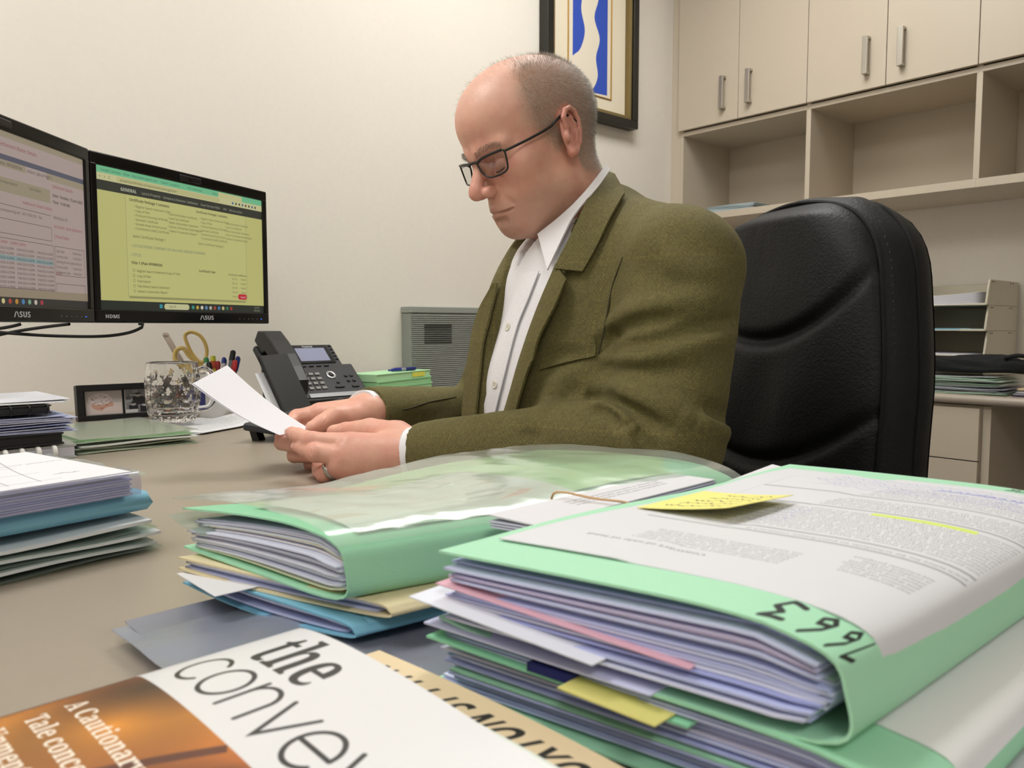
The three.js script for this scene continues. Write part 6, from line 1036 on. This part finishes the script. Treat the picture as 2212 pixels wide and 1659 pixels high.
{
  const p = headGeo.attributes.position, ix = headGeo.index.array, list = [], brows = [], A = V(), B = V(), C = V(), n = V();
  const flow = (l) => { const x = l[0], y = l[1], z = l[2]; return V(x > 0 ? 0.15 : -0.15, y > 0.11 ? -0.1 : -0.9, y > 0.1 ? 0.75 : 0.25 - (z < -0.04 ? 0.2 : 0)); };   // head frame: forward on top, down at the sides
  const HR = new THREE.Matrix4().extractRotation(HQ);
  for (let i = 0; i < ix.length; i += 3) {
    A.fromBufferAttribute(p, ix[i]); B.fromBufferAttribute(p, ix[i + 1]); C.fromBufferAttribute(p, ix[i + 2]);
    const l = toHead((A.x + B.x + C.x) / 3, (A.y + B.y + C.y) / 3, (A.z + B.z + C.z) / 3); if (l[1] < -0.08) continue;
    const area = B.clone().sub(A).cross(C.clone().sub(A)).length() / 2, m = hairMask(...l), thin = l[1] > 0.09 && l[2] > 0 && l[2] < 0.088 ? 0.05 : 0;
    let want = area * (5.5e5 * m * m + 3.5e5 * thin);
    const ax = Math.abs(l[0]), brow = ax > 0.010 && ax < 0.052 && Math.abs(l[1] - (0.0245 + 0.006 * Math.sin((ax - 0.01) / 0.042 * 2.6))) < 0.0042 && l[2] > 0.06 ? 1 : 0;
    if (brow) want = area * 9e5;
    let k = Math.floor(want) + (rnd() < want - Math.floor(want) ? 1 : 0);
    while (k-- > 0) {
      let u = rnd(), v = rnd(); if (u + v > 1) { u = 1 - u; v = 1 - v; }
      const r = A.clone().addScaledVector(B.clone().sub(A), u).addScaledVector(C.clone().sub(A), v); n.copy(gradOf(headSDF, r.x, r.y, r.z, 0.0015));
      const d = brow ? V(l[0] > 0 ? 1 : -1, 0.35, -0.1).transformDirection(HR).multiplyScalar(0.9).addScaledVector(n, 0.45) : flow(l).transformDirection(HR).multiplyScalar(l[1] > 0.1 ? 0.55 : 0.8).addScaledVector(n, 0.85);
      d.x += rr(-0.3, 0.3); d.y += rr(-0.3, 0.3); d.z += rr(-0.3, 0.3); d.normalize();
      const len = brow ? rr(0.004, 0.008) : lerp(0.005, 0.0085, rnd()) * (l[1] < 0 ? 0.7 : 1);
      r.addScaledVector(n, -0.0006); (brow ? brows : list).push([r, r.clone().addScaledVector(d, len), brow ? 0.00016 : 0.00012, hairTones[Math.floor(rnd() * (brow ? 4 : 7))]]);
    }
  }
  const hm = new THREE.MeshStandardMaterial({ color: 0xffffff, vertexColors: true, roughness: 0.5 });
  part('hair', toMan(strandMesh(list)), hm, man, 'short grey cropped hair').userData.kind = 'stuff';
  const e = part('eyebrows', toMan(strandMesh(brows)), hm, man, 'grey-brown eyebrows'); e.userData.kind = 'stuff';
  console.log('strands', list.length, brows.length);
  // lash lines of the lowered lids
  for (const s of [1, -1]) part('eyelashes', toMan(tube([[0.0215, -0.0025, 0.0885], [0.027, -0.0052, 0.0922], [0.033, -0.006, 0.0927], [0.039, -0.0048, 0.0907], [0.0445, -0.002, 0.0857]].map(([x, y, z]) => headPt(s * x, y, z)), 0.0011, 20, 5)), mat(0x4a3a30, { roughness: 0.8 }), man);
}
// ---------- glasses ----------
{
  const gl = new THREE.Group(); gl.name = 'eyeglasses'; man.add(gl); gl.userData.label = 'narrow black-framed reading glasses low on the nose';
  const dark = mat(0x171514, { roughness: 0.4 }), inner = mat(0x5a2a1e, { roughness: 0.4 });
  // lens outline in the frame plane: x to the side, y up
  const GP = (x, y, out = 0) => headPt(x * 1.095, 0.0065 + y * 0.97, 0.1088 - 3.5 * (x * 1.095) ** 2 + out);
  const outline = (s) => [[0.0105, 0.009], [0.02, 0.0125], [0.038, 0.0142], [0.0575, 0.0145], [0.0605, 0.012], [0.0598, -0.002], [0.0575, -0.0115], [0.053, -0.015], [0.036, -0.0168], [0.024, -0.015], [0.016, -0.008]].map(([x, y]) => GP(s * x, y));
  for (const s of [1, -1]) {
    part('brow_bar', toMan(tube([[0.0105, 0.009], [0.02, 0.0125], [0.038, 0.0142], [0.0575, 0.0147]].map(([x, y]) => GP(s * x, y, 0.0004)), 0.0019, 24, 8)), dark, gl);
    const pts = outline(s), c = new THREE.CatmullRomCurve3(pts, true, 'centripetal');
    part('rim', toMan(new THREE.TubeGeometry(c, 64, 0.00125, 8, true)), dark, gl);
    const q = c.getPoints(40), mid = q.reduce((a, b) => a.add(b), V(0, 0, 0)).multiplyScalar(1 / q.length), P = [mid.x, mid.y, mid.z], I = [];
    q.forEach((v) => P.push(v.x, v.y, v.z)); for (let i = 1; i < q.length; i++) I.push(0, i, i + 1); I.push(0, q.length, 1);
    const g = new THREE.BufferGeometry(); g.setAttribute('position', new THREE.Float32BufferAttribute(P, 3)); g.setIndex(I); g.computeVertexNormals();
    part('lens', toMan(g), mat(0xe4e1df, { transmission: 1, thickness: 0, roughness: 0.02, ior: 1.5 }), gl);
    part('temple_arm', toMan(tube([[0.0655, 0.018, 0.0935], [0.0705, 0.019, 0.08], [0.0765, 0.022, 0.05], [0.082, 0.027, 0.02], [0.0845, 0.034, 0.004], [0.083, 0.036, -0.008], [0.080, 0.022, -0.026]].map(([x, y, z]) => headPt(s * x, y, z)), 0.0017, 40, 8)), dark, gl);
    part('nose_pad', toMan(new THREE.SphereGeometry(1, 12, 8).scale(0.0018, 0.0035, 0.0012).translate(0, 0, 0).applyMatrix4(new THREE.Matrix4().extractRotation(HQ)).translate(...headPt(s * 0.0095, 0.004, 0.1055).toArray())), inner, gl);
  }
  part('bridge', toMan(tube([[-0.0115, 0.0095], [-0.006, 0.0112], [0.006, 0.0112], [0.0115, 0.0095]].map(([x, y]) => GP(x, y, 0.001)), 0.0019, 12, 8)), dark, gl);
}
// watch bracelet and wedding ring
{
  const ringAt = (p, n, r, t, w) => { const g = lathe([[r, -w / 2], [r + t, -w / 2], [r + t * 1.15, 0], [r + t, w / 2], [r, w / 2], [r, -w / 2]], 40); return g.applyQuaternion(new THREE.Quaternion().setFromUnitVectors(V(0, 1, 0), n)).translate(p.x, p.y, p.z); };
  const p = V(...J.Lw).addScaledVector(cuffL, 0.0185);
  const wb = part('watch_band', toMan(ringAt(p, cuffL, 0.0272, 0.003, 0.013)), mat(0xa9a7a4, { roughness: 0.3, metalness: 1 }), man, 'silver watch band');
  const f = handL.fingers[2], a = V(...f[0].p), b = V(...f[1].p), n = b.clone().sub(a).normalize(), m = a.clone().lerp(b, 0.52);
  part('wedding_ring', toMan(ringAt(m, n, 0.0126, 0.0014, 0.0055)), mat(0xb9b5ae, { roughness: 0.2, metalness: 1 }), man, 'silver wedding ring');
}
// ---------- the letter he reads ----------
{
  const c = [px3(604, 940, 1.035), px3(668, 926, 1.085), px3(488, 797, 1.125), px3(414, 830, 1.045)].map((p) => V(...p));
  const t = thing('letter', 'folded white letter held in both hands', 'letter', c[0].toArray());
  const fn = (lift, k) => (u, v) => { const p = c[0].clone().lerp(c[1], u).lerp(c[3].clone().lerp(c[2], u), v).sub(c[0]); p.y += -0.006 * Math.sin(Math.PI * v) + lift * (0.3 + u) * v; p.x += k * v; return p.toArray(); };
  part('sheet', sheet(12, 20, fn(0, 0), 0.0004), paperOf(0xd9d7e2), t);
  part('sheet', sheet(12, 20, fn(0.004, 0.002), 0.0004), paperOf(0xdddce2), t);
}
renderer.render(scene, camera);
